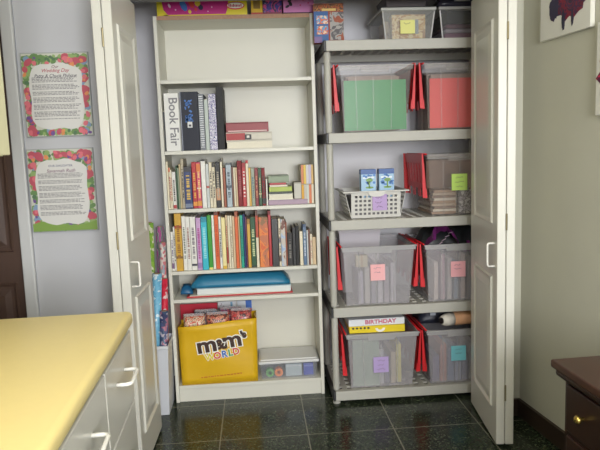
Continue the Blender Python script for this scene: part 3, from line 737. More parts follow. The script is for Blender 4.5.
for px in (.0195, RW-.0195):
    for py in (.032, RDp-.032):
        for k in range(4):
            bm = bmesh.new(); lathe(bm, [(.015, DECK[k]), (.017, DECK[k]+.01), (.017, DECK[k+1]-.06), (.015, DECK[k+1]-.05)], (px, py), 14); obj('post', bm, GP, t, True)
        bm = bmesh.new(); lathe(bm, [(.020, 0), (.020, .008), (.015, .012), (.016, .02)], (px, py), 14); obj('foot', bm, GP, t)

# ------------------------------------------------------------------ totes
RED = mat((206, 28, 36), .45)
TOTE = clear((200, 196, 200), .30, .28)
TOTEC = clear((190, 182, 178), .11, .22)
RIM = clear((200, 198, 198), .4, .3)
RIB = clear((206, 204, 204), .22, .3)
RIMC = clear((196, 190, 186), .2, .25)
RIBC = clear((206, 204, 204), .10, .3)
def tote(label, x0, x1, z, h, m=TOTE, depth=.40, y=3.072, taper=.022, lid='in', flapdrop=.225, group='translucent totes with red hinged lids', open_left=False):
    """x0,x1: rim extents; base is tapered; red half lids hang down both sides"""
    cx = (x0+x1)/2; w = (x1-x0)/2
    t = thing('storage_tote', label, 'tote', (cx, y, z+.001), 0, group)
    bm = bmesh.new(); lo = (-w+.02, w-.02-taper*.6, .016, depth-.02); hi = (-w+.006, w-.006, .006, depth-.006)
    open_tub(bm, lo, hi, 0, h, .003)
    obj('tub', bm, m, t)
    bm = bmesh.new()   # rim collar with grip
    for a in ((-w, w, 0, .006), (-w, w, depth-.006, depth), (-w, -w+.006, .006, depth-.006), (w-.006, w, .006, depth-.006)):
        box(bm, a[0], a[1], a[2], a[3], h-.022, h+.002)
    box(bm, -w-.004, w+.004, -.006, .001, h-.006, h+.002); box(bm, -w*.42, w*.34, -.004, .001, h-.034, h-.006, .001, 1)
    obj('rim', bm, RIMC if m is TOTEC else RIM, t)
    bm = bmesh.new()   # moulded ribs on the front
    for fx in (-.55, -.08, .42):
        slab(bm, [(fx*w*.95-.003, .0145, .006), (fx*w*.95+.003, .0145, .006), (fx*w+.003, .005, h-.024), (fx*w-.003, .005, h-.024)], (0, -1, 0), .002)
    obj('front_rib', bm, RIBC if m is TOTEC else RIB, t)
    for s in (-1, 1):
        bm = bmesh.new(); d = flapdrop; n = 7
        xt, xb = (-(w+.016), -(w+.0)) if s < 0 else (w+.004, w-.014)
        fl = .012 if s < 0 else .010
        xt2 = s*(w+.004)
        def P3(u, v): return Vector((xt+(xb-xt)*v, .004+(depth-.008)*u, h+.006-d*v))
        nn = Vector((s, 0, .1)).normalized()
        def bar(u0, u1, v0, v1, th=.003): slab(bm, [P3(u0, v0), P3(u1, v0), P3(u1, v1), P3(u0, v1)], nn, th)
        bar(0, 1, 0, .22, .005); bar(0, 1, .68, .80, .004)
        for k in range(n+1): bar(max(0, k/n-.03), min(1, k/n+.03), .2, .72, .004)
        bar(0, 1, .22, .70, .0015)
        for u0, u1 in ((0, .02), (.98, 1)):   # end skirts, wider towards the free edge
            q = [P3(u0, 0), P3(u0, 0)+nn*fl, P3(u0, 1)+nn*(fl+.012), P3(u0, 1)]
            prism(bm, q, P3(u1, 0)-P3(u0, 0))
        for k in range(n):  # interlocking teeth
            if k % 2 == 0: bar(k/n+.01, (k+1)/n-.01, .79, 1.0, .004)
        o = obj('lid_half', bm, RED, t); o['label'] = 'red ribbed lid half hanging open'
        bm = bmesh.new(); tube(bm, [(xt2, .006, h+.004), (xt2, depth-.006, h+.004)], .0045, 8); obj('hinge_rod', bm, RED, t, True)
    return t
def sticky(label, x0, x1, z0, z1, y, col, seed, lines=3, rot=0):
    w = (x1-x0)/2; h = (z1-z0)/2
    t = thing('sticky_note', label, 'note', ((x0+x1)/2, y, (z0+z1)/2), 0, 'handwritten sticky notes')
    bm = bmesh.new(); slab(bm, [(-w, 0, -h), (w, 0, -h), (w, .001, h), (-w, .001, h)], (0, -1, 0), .0006); obj('paper', bm, mat(col, .7), t)
    bm = bmesh.new(); r = random.Random(seed)
    for k in range(lines):
        zc = h*.55-k*h*.55; x = -w*.6+r.random()*w*.2; pts = []
        while x < w*r.uniform(.35, .6): pts.append((x, -.001, zc+r.uniform(-.005, .005))); x += .0042
        if len(pts) > 2: tube(bm, pts, .0008, 5)
    obj('handwriting', bm, mat((60, 56, 80), .6), t)
    return t
# row 1: clear totes with coloured sheets
d = DECK[3]
t = tote('clear tote with green sheet inside, left on the second deck from top', .432, .804, d, .325, TOTEC)
tote('clear tote with coral red sheet inside, right on the second deck from top', .862, 1.234, d, .325, TOTEC)
s = bx('paper_sheet', mat((56, 150, 92), .7), None, .458, .772, 3.0935, 3.0945, d+.010, d+.256); tag(s, 'green paper sheet lining the front of the left clear tote', 'paper')
s = bx('paper_sheet', mat((228, 82, 80), .7), None, .892, 1.196, 3.0935, 3.0945, d+.010, d+.256); tag(s, 'coral red paper sheet lining the front of the right clear tote', 'paper')
for x, lb in ((.618, 'stack of brownish card folders behind the green sheet'), (1.042, 'stack of brownish card folders behind the coral sheet')):
    tt = thing('folder_stack', lb, 'folders', (x, 3.11, d+.006), 0, 'folder stacks in the clear totes')
    for k in range(5):
        bx('folder', mat(((150, 130, 118), (166, 148, 136), (140, 122, 116))[k % 3], .7), tt, -.13-.004*(k % 2), .13+.003*(k % 3), .03+.055*k, .07+.055*k, 0, .272+.008*((k*7) % 3))
tt = thing('board', 'long white panel in place of the lit wall strip behind the two clear totes', 'board', (.80, 3.487, d+.001)); bx('panel', mat((214, 214, 220), .6), tt, -.36, .40, -.006, 0, 0, .352); bx('edge', mat((190, 190, 200), .6), tt, -.36, .40, -.007, 0, .352, .356)  # partly lit strip of the back wall, put in as a white panel
# row 2
d = DECK[2]
t = thing('basket', 'white plastic basket with square holes and purple note', 'basket', (.612, 3.10, d+.001))
bm = bmesh.new(); bw0, bw1, h = .128, .160, .138
WB = mat((204, 202, 196), .45)
def lattice(bm, A, Bv, nu, nv, fu, fv, thick, n):
    """wall panel from corner A, spanned by two vectors, with nu x nv square holes"""
    A = Vector(A); U, V = Vector(Bv[0]), Vector(Bv[1]); lift = Vector(n)
    us = [0]; vs = [0]
    def pos(k, m, lo, hi, half): return lo+(hi-lo)*k/(m-1)-half, lo+(hi-lo)*k/(m-1)+half
    hu = .30*(fu[1]-fu[0])/(nu-1); hv = .27*(fv[1]-fv[0])/(nv-1)
    for k in range(nu): us += list(pos(k, nu, *fu, hu))
    for k in range(nv): vs += list(pos(k, nv, *fv, hv))
    us.append(1); vs.append(1)
    for i in range(len(us)-1):
        for j in range(len(vs)-1):
            if i % 2 == 1 and j % 2 == 1: continue
            q = [A+U*us[i]+V*vs[j], A+U*us[i+1]+V*vs[j], A+U*us[i+1]+V*vs[j+1], A+U*us[i]+V*vs[j+1]]
            slab(bm, q, lift, thick)
dp = .30
lattice(bm, (-bw0, .016, 0), ((2*bw0, 0, 0), (0, -.014, h)), 10, 5, (.10, .90), (.16, .80), .0025, (0, 1, 0))
lattice(bm, (-bw0, dp-.016, 0), ((2*bw0, 0, 0), (0, .014, h)), 10, 5, (.10, .90), (.16, .80), .0025, (0, -1, 0))
lattice(bm, (-bw0, .016, 0), ((0, dp-.032, 0), (-(bw1-bw0), 0, h)), 10, 5, (.10, .90), (.16, .80), .0025, (1, 0, 0))
lattice(bm, (bw0, .016, 0), ((0, dp-.032, 0), (bw1-bw0, 0, h)), 10, 5, (.10, .90), (.16, .80), .0025, (-1, 0, 0))
box(bm, -bw0, bw0, .016, dp-.016, 0, .003)
obj('body', bm, WB, t)
bm = bmesh.new()
for a in ((-bw1-.012, bw1+.012, -.008, .006), (-bw1-.012, bw1+.012, dp-.006, dp+.008), (-bw1-.012, -bw1+.003, .006, dp-.006), (bw1-.003, bw1+.012, .006, dp-.006)):
    box(bm, a[0], a[1], a[2], a[3], h-.006, h+.002, .002, 1)
pts = [(-.045, -.009, h-.004), (-.035, -.009, h-.022), (-.015, -.009, h-.028), (.018, -.009, h-.028), (.038, -.009, h-.022), (.048, -.009, h-.004)]
prism(bm, pts, (0, .006, 0))
obj('rim', bm, WB, t)
tt = thing('cloth_or_filler', 'grey cloth added inside the white basket to darken its holes', 'filler', (.612, 3.122, d+.0045))
bm = bmesh.new(); box(bm, -.122, .122, 0, .004, .001, .10); box(bm, -.122, .122, .070, .25, .001, .10, .01, 2); obj('filler', bm, mat((112, 110, 112), .9, var=.1), tt)  # invented grey block, added so the basket holes look dark
sticky('lilac sticky note on the front of the white basket', .592, .668, d+.040, d+.122, 3.0985, (186, 160, 206), 1)
for x, lb in ((.580, 'blue carton with green tree print in white basket, left one of the pair'), (.674, 'blue carton with green tree print in white basket, right one of the pair')):
    t = thing('carton', lb, 'carton', (x, 3.13, d+.006), 0, 'blue cartons in the white basket')
    bx('box', mat((150, 186, 214), .4), t, -.039, .039, 0, .055, 0, .243, bev=.001, seg=1)
    bx('top_band', mat((40, 84, 150), .4), t, -.0393, .0393, -.0006, .0556, .218, .2435)
    bm = bmesh.new(); rr = random.Random(int(x*1000))
    for k in range(12): disc(bm, (rr.uniform(-.03, .03), rr.uniform(.16, .215)), rr.uniform(.005, .011), rr.uniform(.004, .008), -.0004, .0006, 8)
    obj('blue_print', bm, mat((64, 120, 190), .4), t)
    bm = bmesh.new(); disc(bm, (.004, .188), .018, .010, -.0012, .0006, 10); box(bm, .0, .007, -.0018, 0, .15, .182); disc(bm, (.004, .150), .022, .006, -.0012, .0006, 8); obj('green_tree', bm, mat((110, 150, 70), .4), t)
    bx('white_print', mat((220, 228, 232), .4), t, -.03, .028, -.0009, .001, .196, .206)
tote('clear tote with open red grid lid and lime note, right of white basket', .872, 1.240, d, .312, TOTEC, group='translucent totes with red hinged lids')
sticky('lime green sticky note on tote right of the white basket', .998, 1.080, d+.128, d+.212, 3.0755, (190, 222, 110), 2)
tt = thing('paper_pile', 'pile of brown papers and folders inside tote with lime note', 'papers', (1.03, 3.11, d+.005))
for k in range(9): bx('papers', mat(((150, 120, 96), (196, 184, 168), (120, 96, 80), (170, 150, 130))[k % 4], .7, var=.1, scale=60), tt, -.125+.006*(k % 3), .0+.004*(k % 2), .0, .28, .014*k, .014*k+.0125)
tt = thing('card_stack', 'brown cards standing at the back of tote with lime note', 'cards', (1.045, 3.25, d+.13))
bx('cards', mat((130, 104, 88), .7, var=.15, scale=20), tt, -.13, .13, 0, .2, .0, .15)
tt = thing('photo_album', 'grey mottled photo album at the front right of lime note tote', 'album', (1.122, 3.10, d+.005))
bx('cover', ramp_mat([(70, 66, 70), (170, 166, 166), (110, 104, 104), (200, 196, 192)], 26, 'noise'), tt, -.078, .07, 0, .03, 0, .118); bx('pages', PAGE, tt, -.07, .062, .003, .027, .118, .120)
# row 3
d = DECK[1]
tote('frosted tote with pink note, left on the middle lower deck', .424, .808, d, .306)
sticky('pink sticky note on the left tote of the deck below the basket', .570, .646, d+.130, d+.214, 3.0755, (238, 178, 180), 3, 2)
tote('frosted tote with pink note under purple foil, right of its twin tote', .856, 1.238, d, .300)
sticky('pink sticky note on the tote that holds the purple foil', .992, 1.070, d+.128, d+.210, 3.0755, (236, 172, 178), 4, 2)
tt = thing('storage_bin', 'plain white bin standing up inside left frosted tote behind the pink note', 'bin', (.565, 3.36, d+.006))
bm = bmesh.new(); open_tub(bm, (-.10, .10, 0, .075), (-.115, .115, -.006, .085), 0, .355, .003); obj('body', bm, mat((206, 200, 206), .5), tt)
bm = bmesh.new(); box(bm, -.119, .119, -.010, -.004, .340, .357, .001, 1); obj('rim', bm, mat((214, 208, 212), .5), tt)
def fill(label, name, cat, items, loc, group=None):
    tt = thing(name, label, cat, loc, 0, group)
    for k, (nm, c, a) in enumerate(items): bx(nm, mat(c, .6, var=.08, scale=25), tt, *a)
    return tt
fill('pale booklets standing inside left frosted tote with pink note', 'booklets', 'booklets',
     [('booklet', c, (-.11+.034*i, -.085+.034*i, 0, .2, 0, .17+.02*(i % 3))) for i, c in enumerate([(176, 170, 186), (190, 184, 178), (150, 146, 160), (196, 190, 196), (160, 150, 160), (186, 180, 190)])], (.62, 3.10, d+.006))
fill('light yellow paper roll lying in left frosted tote', 'paper_roll', 'roll', [('paper', (206, 196, 160), (-.03, .03, 0, .04, 0, .06)), ('band', (190, 160, 120), (-.006, .006, -.001, .041, -.001, .061))], (.53, 3.098, d+.2))
bks = fill('row of pale folders standing inside frosted tote with purple foil', 'folders', 'folders',
     [('folder', c, (-.13+.036*i, -.108+.036*i, .0, .24, 0, .20+.02*((i*5) % 3))) for i, c in enumerate([(206, 190, 180), (170, 130, 140), (196, 190, 186), (140, 160, 180), (200, 180, 170), (150, 150, 160), (196, 196, 200)])], (1.04, 3.10, d+.006))
# purple foil and dark bag on top
tt = thing('foil_ribbon', 'crumpled purple metallic foil on top of right frosted tote', 'ribbon', (1.0, 3.12, d+.255))
bm = bmesh.new(); rr = random.Random(9); N = 22; L1, L2 = [], []
for k in range(N):
    u = k/(N-1); x = -.13+.26*u; z = (.115*math.sin(math.pi*min(1, u*1.25))+rr.uniform(-.012, .012)); y = .03*math.sin(k*1.3)
    L1.append(bm.verts.new((x, y, z))); L2.append(bm.verts.new((x+.012*rr.random(), y+.05+.02*rr.random(), z+rr.uniform(.01, .04))))
for k in range(N-1): bm.faces.new((L1[k], L1[k+1], L2[k+1], L2[k]))
bmesh.ops.solidify(bm, geom=bm.faces[:], thickness=.003)
obj('foil', bm, mat((176, 76, 168), .3, metal=.3), tt)
bm = bmesh.new()
for k in range(6): tube(bm, [(-.10+.018*k, -.012, .0+.02*k), (-.08+.018*k, -.022, .025+.016*k)], .002, 5)
obj('tinsel', bm, mat((216, 190, 214), .2, metal=.6), tt)
tt = thing('dark_bag', 'black crumpled bag on top of right frosted tote behind purple foil', 'bag', (1.05, 3.22, d+.258))
bm = bmesh.new(); pillow(bm, -.17, .17, 0, .2, 0, .105, 12, 8, .012, 11); obj('bag_body', bm, mat((40, 44, 46), .4), tt, True)
bx('pale_tag', mat((176, 166, 150), .6), tt, .10, .145, -.004, -.002, .055, .075)
# row 4
d = DECK[0]
tote('frosted tote with lilac note and yellow game box, left on bottom deck', .437, .818, d, .292)
sticky('lilac sticky note on the left tote of the bottom deck', .576, .656, d+.082, d+.166, 3.0755, (178, 156, 204), 5)
tote('frosted tote with blue note, right on bottom deck', .862, 1.240, d, .290)
sticky('light blue sticky note on the right tote of the bottom deck', .992, 1.072, d+.122, d+.202, 3.0755, (122, 196, 206), 6, 2)
tt = thing('game_box', 'yellow game box lying across the top of bottom left tote', 'box', (.605, 3.085, d+.297), R(-1.5))
bx('carton', mat((226, 200, 30), .4), tt, -.15, .142, 0, .2, 0, .036, bev=.001, seg=1)
bm = bmesh.new()
for k in range(5): disc(bm, (-.13+.02*k, .026), .007, .006, -.0002, .0008, 7)
obj('printed_heads', bm, mat((60, 50, 40), .5), tt)
bm = bmesh.new(); pts = []
for k in range(9): a = math.pi*(1+k/8); pts.append((.012+.026*math.cos(a), -.0005, .024+.022*math.sin(a)))
for k in range(9): a = math.pi*(2-k/8); pts.append((.012+.013*math.cos(a), -.0005, .024+.010*math.sin(a)))
prism(bm, pts, (0, -.001, 0)); obj('white_print', bm, WHT, tt)
tt = thing('game_box', 'white game box with red lettering on top of yellow game box', 'box', (.60, 3.09, d+.334), R(1))
bx('carton', mat((222, 224, 228), .4), tt, -.148, .148, 0, .2, 0, .036, bev=.001, seg=1)
text('lettering', 'BIRTHDAY', .03, mat((196, 60, 100), .4), tt, face_front(.02, -.0008, .019), .0006, bold=.0006, width=1.15)
fill('row of mixed colour papers standing in bottom left tote', 'papers', 'papers',
     [('sheet', c, (-.13+.032*i, -.105+.032*i, .0+.01*(i % 2), .2, 0, .13+.02*((i*7) % 5))) for i, c in enumerate([(200, 110, 96), (206, 190, 170), (150, 160, 170), (170, 140, 110), (190, 190, 196), (120, 120, 140), (196, 180, 150), (216, 206, 90)])], (.615, 3.112, d+.006))
fill('green and cream picture book standing in bottom left tote', 'picture_book', 'book', [('cover', (150, 170, 150), (-.07, .07, 0, .008, 0, .25)), ('pages', (220, 214, 200), (-.066, .066, .008, .013, .004, .246))], (.54, 3.094, d+.006))
fill('row of mixed packs standing in bottom right tote behind blue note', 'packs', 'packs',
     [('pack', c, (-.14+.04*i, -.106+.04*i, .0, .22, 0, .14+.02*((i*3) % 4))) for i, c in enumerate([(120, 110, 150), (196, 130, 120), (110, 130, 170), (150, 160, 190), (100, 110, 150), (170, 170, 180)])], (1.04, 3.10, d+.006))
tt = thing('paper_tube', 'tan paper roll with white end cap on bottom right tote', 'tube', (.955, 3.10, d+.342))
Mx = Matrix.Rotation(R(90), 4, 'Y') @ Matrix.Rotation(R(0), 4, 'X')
bm = bmesh.new(); tube(bm, [(.055, .01, .0), (.24, .02, .004)], .036, 18); obj('roll', bm, mat((206, 156, 118), .6, var=.12, scale=14), tt, True)
bm = bmesh.new(); tube(bm, [(-.01, -.018, 0), (.012, -.01, 0), (.054, .01, 0)], [.024, .032, .0365], 18); obj('end_cap', bm, mat((218, 212, 200), .5), tt, True)
bm = bmesh.new(); tube(bm, [(-.016, -.022, 0), (-.009, -.018, 0)], .016, 14); obj('opening', bm, mat((24, 22, 22), .6), tt)
tt = thing('dark_bag', 'dark navy bag lying on bottom right tote behind paper tube', 'bag', (.935, 3.20, d+.295))
bm = bmesh.new(); pillow(bm, -.075, .25, 0, .18, 0, .10, 10, 7, .010, 21); obj('bag_body', bm, mat((38, 42, 56), .45), tt, True)
bx('white_tag', mat((170, 176, 184), .6), tt, -.02, .01, -.006, -.003, .045, .085)

# top deck
d = DECK[4]
t = thing('puzzle_box', 'orange and blue picture box standing at left end of top deck', 'box', (.397, 3.12, d+.001))
bx('carton', mat((146, 62, 44), .6), t, -.075, .073, 0, .05, 0, .188, bev=.001, seg=1)
bx('title_band', ramp_mat([(130, 54, 36), (176, 98, 50), (90, 58, 42), (186, 126, 66)], 45, 'noise', .6), t, -.0752, .0732, -.0006, .002, .150, .186)
bx('title', mat((214, 180, 100), .5), t, -.035, .035, -.0012, .001, .152, .163)
bx('blue_panel', mat((58, 96, 150), .6), t, -.0752, -.004, -.0007, .002, 0, .150)
bx('purple_panel', mat((104, 76, 130), .45), t, -.0753, -.036, -.001, .002, 0, .03)
bx('picture_photo', ramp_mat([(190, 90, 60), (226, 196, 170), (90, 150, 190), (206, 100, 70)], 40, 'noise'), t, -.062, -.006, -.0014, .001, .090, .130)
bx('picture_photo', ramp_mat([(206, 170, 150), (90, 150, 190), (196, 90, 60), (220, 190, 160)], 38, 'noise', key='b'), t, -.062, -.006, -.0014, .001, .040, .080)
bx('grey_panel', ramp_mat([(130, 126, 126), (90, 86, 90), (158, 154, 150), (150, 76, 50)], 24, 'noise', .6), t, .004, .0732, -.0007, .002, .012, .146)
def lidded(label, x0, x1, z, h, lidm, y=3.115, dep=.36, tubm=None):
    cx = (x0+x1)/2; w = (x1-x0)/2
    t = thing('lidded_bin', label, 'bin', (cx, y, z+.001))
    bm = bmesh.new(); open_tub(bm, (-w+.028, w-.028, .014, dep-.014), (-w+.008, w-.008, 0, dep), 0, h, .0025)
    obj('tub', bm, tubm or clear((190, 190, 186), .2, .2), t)
    bm = bmesh.new(); box(bm, -w, w, -.010, dep+.01, h-.004, h+.012, .004, 2); box(bm, -w+.03, w-.03, .02, dep-.02, h+.011, h+.018, .003, 1); obj('lid', bm, lidm, t)
    bm = bmesh.new()
    for s in (-1, 1): tube(bm, [(s*(w-.026), .011, .006), (s*(w-.009), -.002, h-.006)], .004, 6)
    obj('corner_rib', bm, clear((214, 212, 210), .7, .2), t)
    return t
lidded('clear bin with grey lid and pale yellow note on the top deck', .655, .935, d, .148, mat((176, 176, 170), .45))
sticky('pale yellow sticky note on the bin with grey lid', .752, .826, d+.034, d+.100, 3.1105, (226, 224, 140), 7, 1)
tt = thing('card_pack', 'gold patterned cardboard pack inside bin with grey lid', 'pack', (.80, 3.135, d+.006))
bx('carton', ramp_mat([(206, 168, 96), (186, 140, 70), (220, 196, 140), (170, 130, 84)], 20, 'noise'), tt, -.085, .085, 0, .06, 0, .125); bx('grey_side', mat((130, 140, 150), .5), tt, .02, .05, -.001, .002, .03, .10)
tt = thing('card_pack', 'brown cardboard sheets at the back of bin with grey lid', 'pack', (.80, 3.25, d+.006)); bx('cards', mat((176, 150, 110), .6, var=.1), tt, -.10, .10, 0, .14, 0, .115); bx('band', mat((150, 120, 90), .6), tt, -.101, .101, -.001, .141, .04, .06)
tt = thing('tray', 'dark shallow tray on the grey bin lid', 'tray', (.785, 3.13, d+.1685)); bm = bmesh.new(); open_tub(bm, (-.095, .10, 0, .2), (-.105, .11, -.006, .21), 0, .05, .003); obj('body', bm, mat((52, 38, 40), .5), tt); bx('handle', mat((60, 46, 46), .5), tt, -.04, .04, -.012, -.004, .035, .048)
tt = thing('cardboard_box', 'tan cardboard box sitting in the dark tray above grey bin', 'box', (.80, 3.14, d+.173)); bx('carton', mat((186, 160, 110), .6), tt, -.07, .085, 0, .15, 0, .10, bev=.001, seg=1); bx('tape', mat((206, 186, 140), .4), tt, -.07, .085, -.0006, .002, .02, .03)
lidded('clear bin with dark contents and purple fabric, right on the top deck', .945, 1.232, d, .148, mat((150, 148, 144), .45), tubm=clear((180, 180, 180), .12, .2))
tt = thing('fabric_pile', 'folded black and purple fabric inside right top bin', 'fabric', (1.09, 3.135, d+.006))
for k, (c, za, zb) in enumerate((((120, 74, 98), 0, .03), ((140, 128, 140), .031, .052), ((88, 50, 68), .053, .075), ((26, 26, 28), .076, .14))):
    bm = bmesh.new(); box(bm, -.105+.003*k, .11-.004*k, .0, .28, za, zb, .008, 2); obj('cloth_or_filler', bm, mat(c, .8, var=.15, scale=20), tt, True)
tt = thing('dark_bag', 'dark glossy bag lying on the lid of right top bin', 'bag', (1.09, 3.13, d+.1685)); bm = bmesh.new(); pillow(bm, -.13, .12, 0, .24, 0, .07, 10, 8, .009, 31); obj('bag_body', bm, mat((56, 54, 66), .3), tt, True); bx('tag', mat((170, 168, 170), .5), tt, -.06, .02, -.008, -.004, .02, .032)

# ------------------------------------------------------------------ bin with wrapping paper by the left door
t = thing('waste_bin', 'tall white plastic bin holding wrapping paper rolls beside bookcase', 'bin', (-.558, 3.06, 0))
bm = bmesh.new(); open_tub(bm, (-.062, .066, .0, .19), (-.0815, .0815, -.014, .206), .001, .365, .003)
obj('body', bm, mat((206, 208, 214), .4), t)
bm = bmesh.new()
for a in ((-.083, .083, -.018, -.011), (-.083, .083, .204, .211), (-.083, -.078, -.011, .204), (.078, .083, -.011, .204)): box(bm, a[0], a[1], a[2], a[3], .352, .370, .003, 1)
obj('rim', bm, mat((214, 216, 220), .4), t)
rolls = [('green polka dot wrapping paper roll, tallest at left in white bin', (-.580, 3.165), (-.548, 3.165), .985, .020, ramp_mat([(120, 166, 60), (140, 182, 70), (226, 226, 200)], 60, 'voronoi', .4)),
         ('pink and purple striped wrapping roll behind the pale printed roll', (-.530, 3.215), (-.508, 3.222), .955, .020, ramp_mat([(176, 84, 140), (120, 70, 130), (204, 150, 176), (96, 120, 110)], 16, 'wave', .4)),
         ('pale pink printed wrapping roll nearest the bookcase', (-.520, 3.168), (-.490, 3.172), .88, .016, ramp_mat([(214, 196, 190), (196, 110, 120), (222, 214, 206), (150, 160, 170)], 60, 'voronoi', .4)),
         ('light blue snowflake wrapping roll in front in white bin', (-.570, 3.102), (-.513, 3.086), .735, .024, ramp_mat([(106, 172, 206), (120, 184, 214), (214, 228, 234)], 75, 'voronoi', .35, stops=[0, .45, .88])),
         ('bright red wrapping roll behind the blue ones', (-.518, 3.125), (-.486, 3.125), .70, .018, ramp_mat([(196, 30, 56), (206, 44, 70), (222, 190, 190)], 60, 'voronoi', .35, stops=[0, .5, .92])),
         ('dark blue floral wrapping roll leaning right in white bin', (-.522, 3.082), (-.489, 3.072), .545, .021, ramp_mat([(50, 56, 96), (80, 90, 130), (170, 110, 130), (60, 80, 110), (190, 180, 190)], 70, 'voronoi', .35))]
for lb, a, b, h, r, m in rolls:
    t = thing('wrapping_roll', lb, 'wrapping paper', (a[0], a[1], .012), 0, 'wrapping paper rolls in the white bin')
    dv = Vector((b[0]-a[0], b[1]-a[1], h-.012))
    bm = bmesh.new(); tube(bm, [(0, 0, 0), dv*.5, dv], r, 18); obj('paper', bm, m, t, True)
    bm = bmesh.new(); tube(bm, [dv*.995, dv*1.004], r*.62, 14); obj('core', bm, mat((150, 124, 96), .7), t)

# ------------------------------------------------------------------ plaques on the left wall
def plaque(label, x0, x1, z0, z1, head, tilt, seed, meadow):
    w, h = (x1-x0)/2, (z1-z0)/2
    t = thing('wall_plaque', label, 'plaque', ((x0+x1)/2, YF-.001, (z0+z1)/2)); t.rotation_euler = (0, tilt, 0)
    bx('board', mat((168, 172, 168), .4), t, -w, w, -.016, 0, -h, h, bev=.001, seg=1)
    G = bmesh.new(); box(G, -w+.004, w-.004, -.0168, -.014, -h+.004, h-.004); mats = [mat((208, 208, 192), .35)]
    r = random.Random(seed); y = -.0168
    layers = [((112, 146, 92), 120, (.010, .02), .0005), ((150, 176, 112), 80, (.008, .016), .0008), ((92, 124, 92), 44, (.006, .012), .0011), ((136, 162, 190), 16, (.010, .018), .0014),
              ((196, 92, 106), 26, (.014, .026), .0017), ((222, 120, 130), 24, (.008, .014), .0023), ((226, 150, 96), 12, (.008, .013), .0020), ((120, 90, 150), 10, (.006, .011), .0021)]
    for c, n, (ra, rb), th in layers:
        bm = G; n0 = len(bm.faces); mats.append(mat(c, .4))
        for k in range(n):
            e = r.random(); q = r.uniform(.012, .036 if not (c[0] > 180) else .030)
            if e < .28: px, pz = r.uniform(-w+.012, w-.012), h-.010-q*1.5*r.random()-.006
            elif e < .46: px, pz = r.uniform(-w+.012, w-.012), -h+.010+q*.8*r.random()
            elif e < .73: px, pz = -w+.008+q*r.random()+.004, r.uniform(-h+.02, h-.02)
            else: px, pz = w-.008-q*r.random()-.004, r.uniform(-h+.02, h-.02)
            a = r.uniform(ra, rb); th += 4e-6; px = max(-w+a+.002, min(w-a-.002, px)); pz = max(-h+a+.002, min(h-a-.002, pz))
            disc(bm, (px, pz), a, a*r.uniform(.55, .95), y, th, 8, r.random()*3, .12, r)
        bm.faces.ensure_lookup_table()
        for f in bm.faces[n0:]: f.material_index = len(mats)-1
    bo = obj('floral_print', G, mats[0], t)
    for m in mats[1:]: bo.data.materials.append(m)
    if meadow:
        bm = bmesh.new(); pts = [(-w+.004, y, -h+.004), (w-.004, y, -h+.004)]
        for k in range(9): u = 1-k/8; pts.append((-w+.004+(2*w-.008)*u, y, -h+.038+.012*math.sin(u*7)))
        prism(bm, pts, (0, -.0026, 0)); obj('meadow', bm, mat((134, 164, 82), .4), t)
    bm = bmesh.new(); pts = []
    N = 40
    for k in range(N):
        a = 2*math.pi*k/N; cx, cz = math.cos(a), math.sin(a)
        s = (abs(cx)**6+abs(cz)**6)**(-1/6); q = 1+.03*math.sin(k*5)
        px, pz = cx*s*(w-.032)*q, cz*s*(h-.040)*q-.006
        if pz > h*.55: pz = h*.55+(pz-h*.55)*(1.0-.9*(abs(px)/w)**2)
        pts.append((px, y, pz))
    prism(bm, pts, (0, -.0030, 0)); obj('text_panel', bm, mat((222, 220, 214), .4), t)
    y2 = y-.0034
    for s, sz, z, c, sh in head: text('heading', s, sz, mat(c, .5), t, face_front(0, y2, z), .0003, shear=sh)
    bm = bmesh.new(); z = h*.40
    while z > -h+.075:
        for k in range(r.choice((3, 4, 4))):
            x = -w+.042; xe = w-.042-(r.random()*.03)
            while x < xe:
                l = r.uniform(.006, .018); box(bm, x, min(x+l, xe), y2-.0002, y2+.0008, z, z+.0024); x += l+.003
            z -= .0058
            if z < -h+.075: break
        z -= .007
    obj('body_text', bm, mat((112, 108, 112), .6), t)
    bm = bmesh.new()
    for s in (-1, 1): disc(bm, (s*(w-.012), h-.012), .003, .003, -.0166, .003, 8)
    return t
plaque('upper flower bordered text plaque on the left wall, with red heading', -.982, -.697, 1.424, 1.782, [('Our', .017, .118, (120, 44, 60), .3), ('Wedding Day', .021, .102, (176, 40, 60), .3), ('Patty & Chuck Philyaw', .0195, .080, (70, 64, 76), .3)], 0, 3, False)
plaque('lower flower bordered text plaque on the left wall, with meadow foot', -.992, -.707, 1.006, 1.372, [('OUR DAUGHTER', .0135, .108, (96, 96, 130), 0), ('Savannah Ruth', .021, .086, (110, 50, 90), .3)], 0, 12, True)
# ------------------------------------------------------------------ right wall: canvases and chest
WA = Vector((1.245, YF, 0)); WD = Vector((.545, -4.95, 0)).normalized(); wang = math.atan2(WD.y, WD.x)  # local +x runs along wall towards camera
def canvas(label, s0, s1, z0, z1, blobs):
    p = WA+WD*s0+Vector((WD.y, -WD.x, 0)).normalized()*.0
    t = thing('canvas_painting', label, 'painting', (p.x, p.y, z0), wang)
    n = -1   # room side is local -y
    w = s1-s0
    bx('canvas', mat((216, 214, 204), .7, bump=.15, scale=200), t, 0, w, -.022, -.002, 0, z1-z0, bev=.002, seg=1)
    for c, seed, cx, cz, rx, rz, th in blobs:
        bm = bmesh.new(); r = random.Random(seed); N = 28
        pts = [(cx+rx*(1+r.uniform(-.22, .12))*math.cos(2*math.pi*k/N), -.0222, cz+rz*(1+r.uniform(-.22, .12))*math.sin(2*math.pi*k/N)) for k in range(N)]
        prism(bm, pts, (0, -th, 0)); obj('painted_flower', bm, c, t)
    return t
FL = ramp_mat([(96, 20, 44), (60, 36, 70), (120, 24, 50), (44, 34, 60)], 22, 'noise', .5)
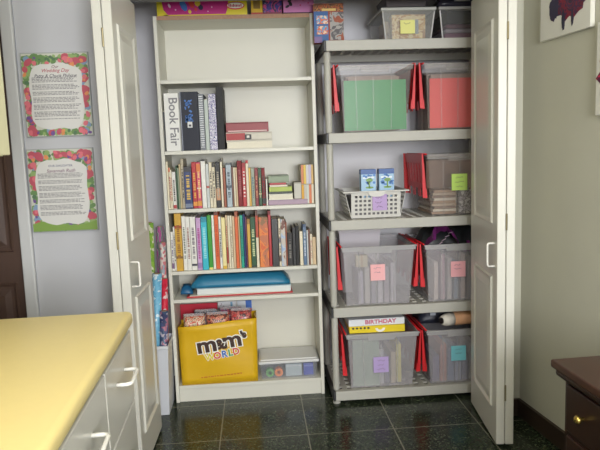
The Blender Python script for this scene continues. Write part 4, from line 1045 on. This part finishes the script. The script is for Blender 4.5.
canvas('white canvas with dark maroon flower painting high on the right wall', .170, .505, 1.752, 2.09,
       [(FL, 1, .205, .165, .125, .11, .0012), (mat((50, 44, 70), .5), 2, .10, .12, .035, .05, .0018), (mat((44, 42, 64), .5), 3, .165, .06, .010, .045, .0016), (mat((44, 42, 64), .5), 4, .225, .06, .008, .035, .0016)])
canvas('white canvas with crimson flower at the right picture edge', .545, .88, 1.42, 1.76,
       [(ramp_mat([(190, 24, 70), (150, 20, 60), (90, 20, 60), (206, 40, 80)], 24, 'noise', .5), 5, .115, .16, .105, .10, .0012)])
MAH = wood_mat((50, 28, 22), (74, 44, 30), .28, (14, 2, 14)); MAHD = wood_mat((34, 20, 17), (52, 30, 22), .3, (14, 14, 3))
t = thing('chest', 'dark mahogany chest with brass knob against the right wall', 'chest', (.866, 1.737, 0), R(2.5))
bm = bmesh.new(); box(bm, 0, .44, -1.05, 0, .655, .68, .006, 3); obj('top', bm, MAH, t)
bm = bmesh.new(); box(bm, .010, .43, -1.04, -.010, .632, .6545, .008, 3); obj('moulding', bm, MAHD, t)
bx('carcass', MAHD, t, .034, .42, -1.02, -.030, .06, .632)
bm = bmesh.new(); box(bm, .028, .424, -1.026, -.024, .0, .075, .006, 2); obj('plinth', bm, MAHD, t)
for i in range(5):
    y1 = -.05-.2*i; y0 = y1-.185
    bm = bmesh.new(); box(bm, .024, .036, y0, y1, .475, .618, .004, 2); dr = obj('drawer', bm, MAHD, t)
    K = bmesh.new(); lathe(K, [(.006, 0), (.005, .008), (.012, .014), (.013, .020), (.008, .026), (.002, .027)], n=14, M=Matrix.Translation((.024, (y0+y1)/2, .55)) @ Matrix.Rotation(R(-90), 4, 'Y'))
    obj('knob', K, mat((200, 170, 90), .22, metal=.9), dr, True)
    bm = bmesh.new(); box(bm, .026, .036, y0, y1, .095, .46, .004, 2); dd = obj('door', bm, MAHD, t)
    bm = bmesh.new()
    for a in ((y0+.04, y1-.04, .13, .142), (y0+.04, y1-.04, .413, .425), (y0+.04, y0+.052, .142, .413), (y1-.052, y1-.04, .142, .413)): box(bm, .021, .027, *a, .002, 1)
    obj('panel_moulding', bm, MAHD, dd)
